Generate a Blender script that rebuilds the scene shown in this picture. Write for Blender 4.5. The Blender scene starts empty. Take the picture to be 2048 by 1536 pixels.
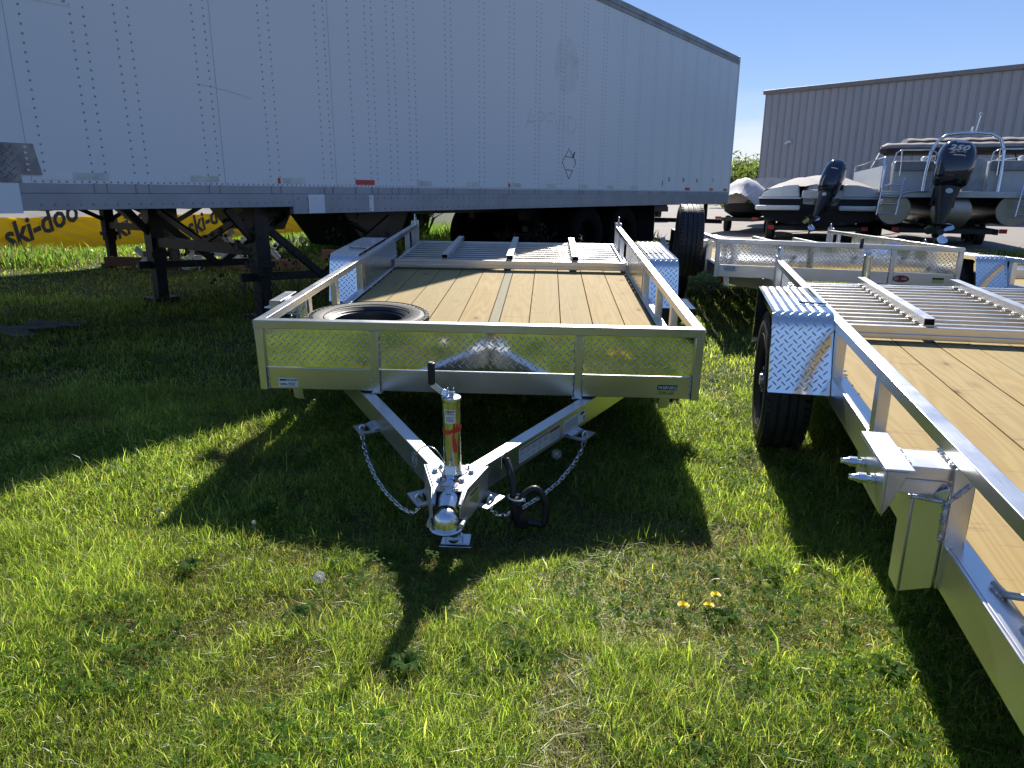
import bpy, bmesh, math, random
import numpy as np
from mathutils import Matrix, Vector

R = math.radians
random.seed(7)
RNG = np.random.RandomState(11)
SC = bpy.context.scene

# ------------------------------------------------------------------ camera
PITCH, ROLL, CAMH, FPX = 0.26779, 0.00682, 1.2064, 1396.6
cam_data = bpy.data.cameras.new('camera')
cam_data.sensor_width = 36.0
cam_data.lens = FPX / 2048 * 36.0
cam_data.clip_start = 0.05
cam_data.clip_end = 2000
cam = bpy.data.objects.new('camera', cam_data)
SC.collection.objects.link(cam)
fw = Vector((0, math.cos(PITCH), -math.sin(PITCH)))
up0 = Vector((0, math.sin(PITCH), math.cos(PITCH)))
rt0 = Vector((1, 0, 0))
rt = rt0 * math.cos(ROLL) + up0 * math.sin(ROLL)
up = up0 * math.cos(ROLL) - rt0 * math.sin(ROLL)
M = Matrix((rt, up, -fw)).transposed().to_4x4()
M.translation = (0, 0, CAMH)
cam.matrix_world = M
SC.camera = cam

# ------------------------------------------------------------------ light
SUN_EL, SUN_AZ = R(37.0), R(9.6)
world = bpy.data.worlds.new('World')
SC.world = world
world.use_nodes = True
wn = world.node_tree
wn.nodes.clear()
sky = wn.nodes.new('ShaderNodeTexSky')
sky.sky_type = 'NISHITA'
sky.sun_disc = False
sky.sun_elevation = SUN_EL
sky.sun_rotation = SUN_AZ
sky.air_density = 1.0
sky.altitude = 1600
sky.dust_density = 0.0
sky.ozone_density = 2.5
bg = wn.nodes.new('ShaderNodeBackground')
bg.inputs[1].default_value = 0.128
wo = wn.nodes.new('ShaderNodeOutputWorld')
hs = wn.nodes.new('ShaderNodeHueSaturation')
hs.inputs['Saturation'].default_value = 1.35
gm = wn.nodes.new('ShaderNodeGamma')
gm.inputs[1].default_value = 0.62
wn.links.new(sky.outputs[0], gm.inputs[0])
wn.links.new(gm.outputs[0], hs.inputs['Color'])
tint = wn.nodes.new('ShaderNodeMix')
tint.data_type = 'RGBA'
tint.blend_type = 'MULTIPLY'
tint.inputs[0].default_value = 1.0
tint.inputs[7].default_value = (0.95, 0.92, 1.10, 1)
wn.links.new(hs.outputs[0], tint.inputs[6])
wtc = wn.nodes.new('ShaderNodeTexCoord')
wmp = wn.nodes.new('ShaderNodeMapping')
wmp.inputs['Scale'].default_value = (2.2, 2.2, 9.0)
wn.links.new(wtc.outputs['Generated'], wmp.inputs['Vector'])
wnz = wn.nodes.new('ShaderNodeTexNoise')
wnz.inputs['Scale'].default_value = 1.6
wnz.inputs['Detail'].default_value = 5
wn.links.new(wmp.outputs[0], wnz.inputs['Vector'])
wr = wn.nodes.new('ShaderNodeValToRGB')
wr.color_ramp.elements[0].position = 0.36
wr.color_ramp.elements[1].position = 0.56
wn.links.new(wnz.outputs[0], wr.inputs[0])
wsp = wn.nodes.new('ShaderNodeSeparateXYZ')
wn.links.new(wtc.outputs['Generated'], wsp.inputs[0])
wel = wn.nodes.new('ShaderNodeMapRange')
wel.inputs['From Min'].default_value = 0.13
wel.inputs['From Max'].default_value = 0.03
wn.links.new(wsp.outputs[2], wel.inputs['Value'])
wml = wn.nodes.new('ShaderNodeMath')
wml.operation = 'MULTIPLY'
wn.links.new(wr.outputs[0], wml.inputs[0])
wn.links.new(wel.outputs[0], wml.inputs[1])
cl = wn.nodes.new('ShaderNodeMix')
cl.data_type = 'RGBA'
cl.inputs[7].default_value = (4.2, 4.3, 4.5, 1)
wn.links.new(wml.outputs[0], cl.inputs[0])
wn.links.new(tint.outputs[2], cl.inputs[6])
wn.links.new(cl.outputs[2], bg.inputs[0])
wn.links.new(bg.outputs[0], wo.inputs[0])

sun_d = bpy.data.lights.new('sun', 'SUN')
sun_d.energy = 4.4
sun_d.angle = R(0.55)
sun_d.color = (1.0, 0.94, 0.85)
sun = bpy.data.objects.new('sun', sun_d)
SC.collection.objects.link(sun)
sdir = Vector((math.sin(SUN_AZ) * math.cos(SUN_EL), math.cos(SUN_AZ) * math.cos(SUN_EL), math.sin(SUN_EL)))
sun.rotation_euler = sdir.to_track_quat('Z', 'Y').to_euler()
sun.location = (5, 20, 20)

SC.view_settings.view_transform = 'Standard'
SC.view_settings.look = 'None'
SC.view_settings.exposure = 0.85
SC.view_settings.gamma = 1.0
SC.view_settings.use_curve_mapping = False
SC.render.engine = 'CYCLES'
try:
    SC.cycles.max_bounces = 8
    SC.cycles.diffuse_bounces = 3
    SC.cycles.glossy_bounces = 4
    SC.cycles.transmission_bounces = 4
    SC.cycles.caustics_reflective = False
    SC.cycles.caustics_refractive = False
    SC.cycles.sample_clamp_indirect = 6
except Exception:
    pass


# ------------------------------------------------------------------ node helpers
class NT:
    def __init__(self, name):
        self.m = bpy.data.materials.new(name)
        self.m.use_nodes = True
        self.t = self.m.node_tree
        self.t.nodes.clear()
        self.out = self.t.nodes.new('ShaderNodeOutputMaterial')

    def n(self, typ, **kw):
        nd = self.t.nodes.new(typ)
        for k, v in kw.items():
            if isinstance(k, str) and hasattr(nd, k):
                setattr(nd, k, v)
        return nd

    def l(self, a, b):
        self.t.links.new(a, b)

    def noise(self, vec, scale, detail=4, rough=0.55):
        nd = self.n('ShaderNodeTexNoise')
        nd.inputs['Scale'].default_value = scale
        nd.inputs['Detail'].default_value = detail
        nd.inputs['Roughness'].default_value = rough
        if vec is not None:
            self.l(vec, nd.inputs['Vector'])
        return nd.outputs[0]

    def coord(self, which='Object', scale=(1, 1, 1), rnd=False):
        tc = self.n('ShaderNodeTexCoord')
        v = tc.outputs[which]
        if rnd:
            oi = self.n('ShaderNodeObjectInfo')
            mul = self.n('ShaderNodeMath', operation='MULTIPLY')
            mul.inputs[1].default_value = 37.0
            self.l(oi.outputs['Random'], mul.inputs[0])
            add = self.n('ShaderNodeVectorMath', operation='ADD')
            self.l(v, add.inputs[0])
            self.l(mul.outputs[0], add.inputs[1])
            v = add.outputs[0]
        mp = self.n('ShaderNodeMapping')
        mp.inputs['Scale'].default_value = scale
        self.l(v, mp.inputs['Vector'])
        return mp.outputs[0]

    def ramp(self, fac, stops):
        nd = self.n('ShaderNodeValToRGB')
        cr = nd.color_ramp
        while len(cr.elements) < len(stops):
            cr.elements.new(0.5)
        for e, (p, c) in zip(cr.elements, stops):
            e.position = p
            e.color = (c[0], c[1], c[2], 1) if len(c) == 3 else c
        self.l(fac, nd.inputs[0])
        return nd.outputs[0]

    def mixc(self, fac, a, b, mode='MIX'):
        nd = self.n('ShaderNodeMix')
        nd.data_type = 'RGBA'
        nd.blend_type = mode
        if isinstance(fac, (int, float)):
            nd.inputs[0].default_value = fac
        else:
            self.l(fac, nd.inputs[0])
        for i, v in ((6, a), (7, b)):
            if isinstance(v, (tuple, list)):
                nd.inputs[i].default_value = (v[0], v[1], v[2], 1)
            else:
                self.l(v, nd.inputs[i])
        return nd.outputs[2]

    def mul(self, a, k, add=0.0):
        nd = self.n('ShaderNodeMath', operation='MULTIPLY_ADD')
        self.l(a, nd.inputs[0])
        nd.inputs[1].default_value = k
        nd.inputs[2].default_value = add
        return nd.outputs[0]

    def bump(self, h, strength, dist=0.002):
        nd = self.n('ShaderNodeBump')
        nd.inputs['Strength'].default_value = strength
        nd.inputs['Distance'].default_value = dist
        self.l(h, nd.inputs['Height'])
        return nd.outputs[0]

    def bsdf(self, col, rough=0.5, metal=0.0, normal=None, **kw):
        b = self.n('ShaderNodeBsdfPrincipled')
        if isinstance(col, (tuple, list)):
            b.inputs['Base Color'].default_value = (col[0], col[1], col[2], 1)
        else:
            self.l(col, b.inputs['Base Color'])
        if isinstance(rough, (int, float)):
            b.inputs['Roughness'].default_value = rough
        else:
            self.l(rough, b.inputs['Roughness'])
        b.inputs['Metallic'].default_value = metal
        if normal is not None:
            self.l(normal, b.inputs['Normal'])
        for k, v in kw.items():
            key = k.replace('_', ' ')
            if key in b.inputs:
                b.inputs[key].default_value = v
        return b

    def done(self, sh):
        self.l(sh, self.out.inputs['Surface'])
        return self.m


def simple(name, col, rough=0.5, metal=0.0, var=0.12, nscale=8.0, bump=0.0, **kw):
    t = NT(name)
    v = t.coord(rnd=True)
    nz = t.noise(v, nscale, 5, 0.6)
    dark = tuple(c * (1 - var * 1.6) for c in col)
    lite = tuple(min(1, c * (1 + var)) for c in col)
    c = t.ramp(nz, [(0.3, dark), (0.7, lite)])
    rr = t.mul(nz, 0.25 * rough, rough * 0.87)
    nrm = t.bump(t.noise(v, nscale * 9, 3), bump, 0.003) if bump else None
    b = t.bsdf(c, rr, metal, nrm, **kw)
    return t.done(b.outputs[0])


def alu(name, base=(0.74, 0.75, 0.765), rough=0.30, stretch=(3, 60, 60), smear=0.10, rvar=0.22, bmp=0.10):
    t = NT(name)
    v = t.coord(scale=stretch, rnd=True)
    streak = t.noise(v, 4.0, 4, 0.6)
    v2 = t.coord(rnd=True)
    blot = t.noise(v2, 5.0, 5, 0.65)
    fine = t.noise(v2, 45.0, 3, 0.6)
    c = t.ramp(blot, [(0.25, tuple(x * (1 - smear * 1.5) for x in base)), (0.75, base)])
    c = t.mixc(t.mul(streak, 0.5), c, tuple(x * 0.82 for x in base))
    r1 = t.mul(blot, rvar, rough - rvar * .41)
    ad = t.n('ShaderNodeMath', operation='ADD')
    t.l(r1, ad.inputs[0])
    t.l(t.mul(streak, rvar * .45, -rvar * .18), ad.inputs[1])
    h = t.n('ShaderNodeMath', operation='ADD')
    t.l(streak, h.inputs[0])
    t.l(t.mul(fine, 0.35), h.inputs[1])
    b = t.bsdf(c, ad.outputs[0], 1.0, t.bump(h.outputs[0], bmp, 0.002))
    return t.done(b.outputs[0])


def wood(name, cols, grain=(9, 0.55, 9), knots=True):
    t = NT(name)
    v = t.coord(scale=grain, rnd=True)
    big = t.noise(v, 1.3, 3, 0.5)
    warp = t.noise(t.coord(scale=(5.5, .42, 5.5), rnd=True), 1.0, 2.5, 0.45)
    sn = t.n('ShaderNodeMath', operation='SINE')
    t.l(t.mul(warp, 95.0), sn.inputs[0])
    wv = t.mul(sn.outputs[0], 0.5, 0.5)
    fine = t.noise(t.coord(scale=(90, 2.5, 90), rnd=True), 2.0, 3, 0.6)
    c = t.ramp(big, [(0.3, cols[0]), (0.7, cols[1])])
    c = t.mixc(t.mul(wv, 0.42), c, cols[2])
    c = t.mixc(t.mul(fine, 0.35), c, cols[2])
    oi = t.n('ShaderNodeObjectInfo')
    c = t.mixc(t.mul(oi.outputs['Random'], 0.65), c, cols[3])
    if knots:
        vo = t.n('ShaderNodeTexVoronoi')
        vo.inputs['Scale'].default_value = 1.0
        vo.inputs['Randomness'].default_value = 1.0
        nzv = t.coord(scale=(5.5, 2.3, 5.5), rnd=True)
        t.l(nzv, vo.inputs['Vector'])
        k = t.ramp(vo.outputs['Distance'], [(0.0, (1, 1, 1)), (0.05, (0.95, 0.95, 0.95)), (0.085, (0.30, 0.30, 0.30)), (0.20, (0, 0, 0))])
        c = t.mixc(t.mul(k, 0.9), c, (0.15, 0.075, 0.03))
        cr = t.noise(t.coord(scale=(3, 28, 3), rnd=True), 1.0, 5, 0.7)
        ck = t.ramp(cr, [(0.61, (0, 0, 0)), (0.66, (1, 1, 1))])
        c = t.mixc(t.mul(ck, 0.5), c, (0.22, 0.13, 0.07))
    b = t.bsdf(c, 0.8, 0.0, t.bump(fine, 0.25, 0.002), Specular_IOR_Level=.22)
    return t.done(b.outputs[0])


M_ALU = alu('aluminium_extrusion')
M_ALU_Y = alu('aluminium_long', stretch=(60, 3, 60))
M_ALU_Z = alu('aluminium_upright', stretch=(60, 60, 3))
M_SHEET = alu('aluminium_sheet', rough=0.22, stretch=(20, 3, 20))
M_WELD = simple('weld_bead_metal', (0.62, 0.63, 0.65), 0.42, 1.0, 0.25, 60, 0.4)
M_TREAD = alu('bright_tread_plate', base=(0.82, 0.84, 0.86), rough=0.06, stretch=(30, 30, 30), smear=0.04, rvar=0.04, bmp=0.035)
M_LUG = alu('tread_lug_tops', base=(0.60, 0.61, 0.62), rough=0.36, stretch=(30, 30, 30), smear=0.1)
M_ZINC = simple('zinc_plated_steel', (0.72, 0.76, 0.80), 0.24, 1.0, 0.12, 12)
M_ZINCY = simple('yellow_zinc_steel', (0.66, 0.66, 0.52), 0.24, 1.0, 0.12, 6)
M_CAST = simple('bead_blasted_steel', (0.52, 0.53, 0.54), 0.50, 1.0, 0.10, 30, 0.1)
M_BLACKP = simple('black_plastic', (0.018, 0.018, 0.02), 0.45, 0, 0.2, 20)
M_RUBBER = simple('tyre_rubber', (0.028, 0.028, 0.030), 0.62, 0, 0.35, 14, 0.25)
M_DARKIN = simple('dark_tube_bore', (0.01, 0.01, 0.01), 0.9)
M_SHADERUB = simple('shade_dark_truck_rubber', (0.007, 0.007, 0.007), 0.9, 0, 0.3, 14, 0, **{'Specular_IOR_Level': .1})  # under-trailer shade put into the colour of the truck tyres and rims
M_BLACKM = simple('black_painted_steel', (0.02, 0.021, 0.024), 0.42, 0, 0.3, 10)
M_RUSTY = simple('rusty_black_steel', (0.050, 0.034, 0.028), 0.75, 0, 0.5, 6, 0.3)
M_WOOD = wood('pale_pine_deck', [(0.43, 0.315, 0.130), (0.48, 0.36, 0.155), (0.29, 0.185, 0.065), (0.34, 0.275, 0.135)])
M_WOODG = wood('greenish_treated_pine', [(0.29, 0.26, 0.16), (0.33, 0.30, 0.19), (0.23, 0.20, 0.12), (0.29, 0.27, 0.17)])
M_WOODGREY = wood('weathered_grey_wood', [(0.20, 0.19, 0.18), (0.27, 0.26, 0.24), (0.12, 0.11, 0.10), (0.2, 0.19, 0.18)])
M_WOODBR = wood('brown_old_timber', [(0.20, 0.10, 0.06), (0.26, 0.14, 0.08), (0.10, 0.05, 0.03), (0.22, 0.13, 0.09)], knots=False)
M_WHITEW = simple('white_painted_wood', (0.66, 0.65, 0.66), 0.6, 0, 0.15, 5)
M_LABEL = simple('white_label_vinyl', (0.80, 0.83, 0.86), 0.4, 0, 0.04)
M_LABELY = simple('yellow_label_vinyl', (0.62, 0.60, 0.16), 0.4, 0, 0.05)
M_INK = simple('black_ink', (0.015, 0.017, 0.03), 0.5, 0, 0.05)
M_INKBR = simple('brown_red_ink', (0.28, 0.07, 0.03), 0.5, 0, 0.1)
M_RED = simple('red_vinyl', (0.55, 0.03, 0.03), 0.35, 0, 0.1)
M_RIBBON = simple('red_ribbon', (0.85, 0.05, 0.03), 0.5, 0, 0.1, 20)
M_AMBER = simple('amber_lens', (0.85, 0.24, 0.01), 0.2, 0, 0.05)
M_SKIN = None


def semi_white():
    t = NT('white_semi_skin')
    v = t.coord()
    n1 = t.noise(v, 0.55, 4, 0.55)
    n2 = t.noise(t.coord(scale=(6, 1, 0.5)), 1.5, 5, 0.7)
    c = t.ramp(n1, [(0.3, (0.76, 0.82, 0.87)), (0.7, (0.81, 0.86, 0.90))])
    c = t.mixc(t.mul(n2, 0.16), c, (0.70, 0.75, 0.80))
    b = t.bsdf(c, 0.42, 0.0, t.bump(t.noise(v, 2.2, 3), 0.15, 0.02))
    return t.done(b.outputs[0])


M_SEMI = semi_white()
M_SEMIRAIL = simple('dull_rail_aluminium', (0.34, 0.37, 0.42), 0.52, 0.4, 0.10, 2.5, 0.1)
M_SEMITOP = simple('weathered_grey_top_rail', (0.30, 0.31, 0.31), 0.5, 0.3, 0.25, 3)
M_RIVET = simple('rivet_heads', (0.34, 0.38, 0.44), 0.5, 0.5, 0.1)
M_CLEARTAPE = simple('worn_reflective_tape', (0.62, 0.70, 0.68), 0.35, 0, 0.2, 6)
M_GHOST = simple('ghost_paint', (0.74, 0.79, 0.83), 0.5, 0, 0.08)
M_OLDTREAD = simple('old_grey_tread_plate', (0.24, 0.25, 0.27), 0.5, 0.6, 0.3, 10, 0.2)


# ------------------------------------------------------------------ mesh helpers
class MB:
    def __init__(self):
        self.v = []
        self.f = []

    def add(self, vs, fs):
        o = len(self.v)
        self.v.extend([tuple(p) for p in vs])
        self.f.extend([tuple(i + o for i in q) for q in fs])
        return self

    def box(self, x0, x1, y0, y1, z0, z1, mat=None):
        if x0 > x1: x0, x1 = x1, x0
        if y0 > y1: y0, y1 = y1, y0
        if z0 > z1: z0, z1 = z1, z0
        vs = [Vector((x, y, z)) for z in (z0, z1) for y in (y0, y1) for x in (x0, x1)]
        if mat is not None:
            vs = [mat @ p for p in vs]
        return self.add(vs, [(0, 2, 3, 1), (4, 5, 7, 6), (0, 1, 5, 4), (2, 6, 7, 3), (0, 4, 6, 2), (1, 3, 7, 5)])

    def beam(self, a, b, w, h, upv=(0, 0, 1)):
        a, b = Vector(a), Vector(b)
        d = b - a
        L = d.length
        d.normalize()
        s = d.cross(Vector(upv))
        if s.length < 1e-4:
            s = d.cross(Vector((1, 0, 0)))
        s.normalize()
        u = s.cross(d)
        m = Matrix((s, d, u)).transposed().to_4x4()
        m.translation = a
        return self.box(-w / 2, w / 2, 0, L, -h / 2, h / 2, m)

    def prism(self, pts, ext):
        ext = Vector(ext)
        n = len(pts)
        a = [Vector(p) for p in pts]
        c = sum(a, Vector()) / n
        nrm = Vector()
        for i in range(n):
            nrm += (a[i] - c).cross(a[(i + 1) % n] - c)
        if nrm.dot(ext) > 0:
            a = a[::-1]
        vs = a + [p + ext for p in a]
        fs = [tuple(range(n)), tuple(range(2 * n - 1, n - 1, -1))]
        for i in range(n):
            j = (i + 1) % n
            fs.append((j, i, n + i, n + j))
        return self.add(vs, fs)

    def tube(self, pts, r, n=8, closed=False, caps=True):
        P = [Vector(p) for p in pts]
        m = len(P)
        rs = r if isinstance(r, (list, tuple)) else [r] * m
        prev = None
        vs = []
        for i, p in enumerate(P):
            if closed:
                t = P[(i + 1) % m] - P[i - 1]
            else:
                t = P[min(i + 1, m - 1)] - P[max(i - 1, 0)]
            if t.length < 1e-9:
                t = Vector((0, 0, 1))
            t.normalize()
            if prev is None:
                a = Vector((0, 0, 1)) if abs(t.z) < 0.9 else Vector((1, 0, 0))
                s = t.cross(a).normalized()
            else:
                s = (prev - t * prev.dot(t))
                s = s.normalized() if s.length > 1e-6 else t.cross(Vector((0.3, 0.5, 0.8))).normalized()
            prev = s
            u = t.cross(s)
            for k in range(n):
                an = 2 * math.pi * k / n
                vs.append(p + (s * math.cos(an) + u * math.sin(an)) * rs[i])
        fs = []
        rng = m if closed else m - 1
        for i in range(rng):
            j = (i + 1) % m
            for k in range(n):
                l = (k + 1) % n
                fs.append((i * n + k, i * n + l, j * n + l, j * n + k))
        if caps and not closed:
            fs.append(tuple(range(n))[::-1])
            fs.append(tuple((m - 1) * n + k for k in range(n)))
        return self.add(vs, fs)

    def cyl(self, a, b, r, n=12, r2=None):
        return self.tube([a, b], [r, r if r2 is None else r2], n)

    def lathe(self, prof, mat, n=24, closed=False):
        vs = []
        for (r, z) in prof:
            for k in range(n):
                an = 2 * math.pi * k / n
                vs.append(mat @ Vector((r * math.cos(an), r * math.sin(an), z)))
        m = len(prof)
        fs = []
        for i in range(m if closed else m - 1):
            j = (i + 1) % m
            for k in range(n):
                l = (k + 1) % n
                fs.append((i * n + k, i * n + l, j * n + l, j * n + k))
        return self.add(vs, fs)

    def mesh(self, name, mat, smooth=35, off=(0, 0, 0)):
        me = bpy.data.meshes.new(name)
        o = off
        me.from_pydata([(p[0] + o[0], p[1] + o[1], p[2] + o[2]) for p in self.v], [], self.f)
        me.materials.append(mat)
        if smooth:
            me.polygons.foreach_set('use_smooth', [True] * len(me.polygons))
            try:
                me.set_sharp_from_angle(angle=R(smooth))
            except Exception:
                pass
        me.update()
        return me

    def build(self, name, mat, parent=None, smooth=35, off=(0, 0, 0), bevel=0.0, **props):
        me = self.mesh(name, mat, smooth, off)
        return link(name, me, parent, bevel, **props)


def link(name, me, parent=None, bevel=0.0, **props):
    o = bpy.data.objects.new(name, me)
    SC.collection.objects.link(o)
    if parent is not None:
        o.parent = parent
    if bevel:
        b = o.modifiers.new('bevel', 'BEVEL')
        b.width = bevel
        b.segments = 2
        b.limit_method = 'ANGLE'
        b.angle_limit = R(40)
        b.harden_normals = False
    for k, v in props.items():
        o[k] = v
    return o


def thing(name, label, cat, mat=None, loc=(0, 0, 0), rz=0.0, group=None):
    o = bpy.data.objects.new(name, None)
    SC.collection.objects.link(o)
    o.empty_display_size = 0.2
    o.matrix_world = mat if mat is not None else (Matrix.Translation(loc) @ Matrix.Rotation(rz, 4, 'Z'))
    o['label'] = label
    o['category'] = cat
    if group:
        o['group'] = group
    return o


def tag(o, label, cat, group=None):
    o['label'] = label
    o['category'] = cat
    if group:
        o['group'] = group
    return o


def basis(x, y, z, loc):
    m = Matrix((Vector(x), Vector(y), Vector(z))).transposed().to_4x4()
    m.translation = Vector(loc)
    return m


_font_cache = {}


def lettering(s, size, mat, parent, m, bold=0.0, shear=0.0, sx=1.0, depth=0.0004, align='LEFT', name='lettering'):
    key = (s, size, bold, shear, depth, align)
    if key not in _font_cache:
        cu = bpy.data.curves.new('t', 'FONT')
        cu.body = s
        cu.size = size
        cu.offset = bold
        cu.shear = shear
        cu.extrude = depth
        cu.align_x = align
        cu.resolution_u = 2
        ob = bpy.data.objects.new('t', cu)
        SC.collection.objects.link(ob)
        dg = bpy.context.evaluated_depsgraph_get()
        me = bpy.data.meshes.new_from_object(ob.evaluated_get(dg))
        bpy.data.objects.remove(ob)
        bpy.data.curves.remove(cu)
        _font_cache[key] = me
    me = _font_cache[key].copy()
    me.materials.clear()
    me.materials.append(mat)
    me.transform(m @ Matrix.Diagonal((sx, 1, 1, 1)))
    me.name = name
    return link(name, me, parent)


# tread plate: raised lugs on a surface given by mapping fn(u, v, h)
def tread_mb(mb, fn, w, h, pitch=0.035, ll=0.029, lw=0.0075, lh=0.0013, margin=0.006):
    nu, nv = int(w / pitch) + 2, int(h / pitch) + 2
    c45 = math.sqrt(0.5)
    for s, sg in ((0.0, 1), (0.5, -1)):
        for i in range(nu):
            for j in range(nv):
                cu, cv = (i + s) * pitch + 0.004, (j + s) * pitch + 0.004
                if cu < margin or cv < margin or cu > w - margin or cv > h - margin:
                    continue
                du, dv = c45 * sg, c45
                pu, pv = -dv, du
                H = ll / 2

                def P(a, b, hh):
                    uu = min(max(cu + du * a + pu * b, 0.0008), w - 0.0008)
                    vv = min(max(cv + dv * a + pv * b, 0.0008), h - 0.0008)
                    return fn(uu, vv, hh)
                W = lw / 2
                vs = [P(-H, 0, 0), P(-H * .45, -W, 0), P(H * .45, -W, 0), P(H, 0, 0), P(H * .45, W, 0), P(-H * .45, W, 0), P(-H * .5, 0, lh), P(H * .5, 0, lh)]
                fs = [(0, 1, 6), (1, 2, 7, 6), (2, 3, 7), (3, 4, 7), (4, 5, 6, 7), (5, 0, 6)]
                a = (vs[1] - vs[0]).cross(vs[6] - vs[0])
                if a.dot(vs[6] - (vs[1] + vs[5]) / 2) < 0:
                    fs = [f[::-1] for f in fs]
                mb.add(vs, fs)


def weld(mb, a, b, r=0.0042, step=0.007, jit=0.0012):
    a, b = Vector(a), Vector(b)
    L = (b - a).length
    n = max(2, int(L / step))
    pts, rs = [], []
    for i in range(n + 1):
        for s, q in ((0, 1.0), (0.5, 0.66)):
            tt = (i + s) / n
            if tt > 1:
                continue
            pts.append(a.lerp(b, tt) + Vector((random.uniform(-jit, jit), random.uniform(-jit, jit), random.uniform(-jit, jit))))
            rs.append(r * q * random.uniform(0.9, 1.12))
    mb.tube(pts, rs, 6)


# ------------------------------------------------------------------ tyre / wheel
def tyre_profile(ro, wd, ri):
    h = wd / 2
    return [(ri, -h * .72), (ri + .012, -h * .86), ((ri + ro) / 2 - .01, -h * 1.02), ((ri + ro) / 2 + .02, -h * 1.03), (ro - .030, -h * .93), (ro - .010, -h * .80),
            (ro - .003, -h * .68), (ro - .003, -h * .44), (ro - .012, -h * .42), (ro - .012, -h * .36), (ro, -h * .34), (ro + .001, -h * .08), (ro - .010, -h * .06), (ro - .010, h * .0),
            (ro + .001, h * .02), (ro, h * .34), (ro - .012, h * .36), (ro - .012, h * .42), (ro - .003, h * .44), (ro - .003, h * .68), (ro - .010, h * .80), (ro - .030, h * .93),
            ((ri + ro) / 2 + .02, h * 1.03), ((ri + ro) / 2 - .01, h * 1.02), (ri + .012, h * .86), (ri, h * .72)]


def build_wheel(parent, m, ro=0.335, wd=0.205, ri=0.19, off=(0, 0, 0), name='wheel', dish=0.5, rimmat=None, rub=None, blocks=True, n=56):
    rimmat = rimmat or M_BLACKM
    t = MB()
    t.lathe(tyre_profile(ro, wd, ri), m, n, closed=False)
    w = t.build(name, rub or M_RUBBER, parent, 30, off)
    if blocks:
        b = MB()
        for k in range(n):
            an = 2 * math.pi * (k + .5) / n
            for (za, zb) in ((-.92, -.70), (.70, .92)):
                q = m @ Matrix.Rotation(an, 4, 'Z')
                b.box(ro - .022, ro - .001, -.010, .010, wd / 2 * za, wd / 2 * zb, q)
        for sgn in (-1, 1):
            for rr in (ri + .03, (ri + ro) / 2 + .045):
                ring = [m @ Vector((rr * math.cos(2 * math.pi * k / 40), rr * math.sin(2 * math.pi * k / 40), sgn * wd / 2 * (1.0 if rr < ro - .05 else 1.0))) for k in range(40)]
                b.tube(ring, .0022, 4, closed=True)
        b.build('tread_blocks', M_RUBBER, w, 30, off, kind='stuff')
    r = MB()
    h = wd / 2
    r.lathe([(ri - .002, -h * .74), (ri + .008, -h * .80), (ri + .008, -h * .74), (ri - .014, -h * .62), (ri - .020, -h * .2), (ri - .020, h * .2), (ri - .014, h * .62), (ri + .008, h * .74), (ri + .008, h * .80), (ri - .002, h * .74)], m, n)
    z = h * dish
    r.lathe([(ri - .021, z - .03), (ri - .05, z - .01), (ri - .07, z + .004), (.075, z + .004), (.06, z + .022), (.042, z + .024), (.040, z - .002), (.03, z - .004), (.0005, z - .004)], m, n)
    rim = r.build('rim', rimmat, w, 30, off)
    lg = MB()
    for k in range(5):
        an = 2 * math.pi * k / 5
        p = Vector((.057 * math.cos(an), .057 * math.sin(an), z + .018))
        lg.cyl(m @ p, m @ (p + Vector((0, 0, .020))), .010, 6)
    lg.cyl(m @ Vector((0, 0, z - .02)), m @ Vector((0, 0, z + .05)), .032, 14, .028)
    lg.build('lug_nuts', M_ZINC, w, 30, off)
    return w


# ------------------------------------------------------------------ utility trailer
def rot_pose(tx, ty, tz, yaw, pit, rol):
    r = Matrix.Rotation(yaw, 4, 'Z') @ Matrix.Rotation(pit, 4, 'X') @ Matrix.Rotation(rol, 4, 'Y')
    r.translation = (tx, ty, tz)
    return r


def side_sticker(root, off, m, w, h, mat=None):
    b = MB()
    b.box(0, w, 0, h, 0, 0.0008, m)
    return b.build('sticker', mat or M_LABEL, root, 0, off)


def chain(root, off, pts, link_len=0.034):
    """links along a polyline, each one an object"""
    P = [Vector(p) for p in pts]
    lens = [0]
    for i in range(1, len(P)):
        lens.append(lens[-1] + (P[i] - P[i - 1]).length)
    tot = lens[-1]
    pitch = link_len - 0.010

    def at(s):
        s = min(max(s, 0), tot)
        for i in range(1, len(P)):
            if s <= lens[i] + 1e-9:
                return P[i - 1].lerp(P[i], (s - lens[i - 1]) / max(1e-9, lens[i] - lens[i - 1]))
        return P[-1]
    mb = MB()
    a, r = link_len / 2 - .0075, .0075
    ring = []
    for k in range(7):
        an = -math.pi / 2 + math.pi * k / 6
        ring.append((a + r * math.cos(an), r * math.sin(an), 0))
    for k in range(7):
        an = math.pi / 2 + math.pi * k / 6
        ring.append((-a + r * math.cos(an), r * math.sin(an), 0))
    mb.tube(ring, .0033, 6, closed=True)
    me = mb.mesh('chain_link', M_ZINC, 60)
    n = int(tot / pitch)
    for i in range(n):
        p0, p1 = at(i * pitch), at((i + 1) * pitch)
        d = (p1 - p0).normalized()
        s = d.cross(Vector((0.1, 0.2, 1))).normalized()
        u = s.cross(d)
        if i % 2:
            s, u = u, s
        o = link('chain_link', me, root)
        o.matrix_local = basis(d, s, d.cross(s), (p0 + p1) / 2 + Vector(off))


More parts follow.
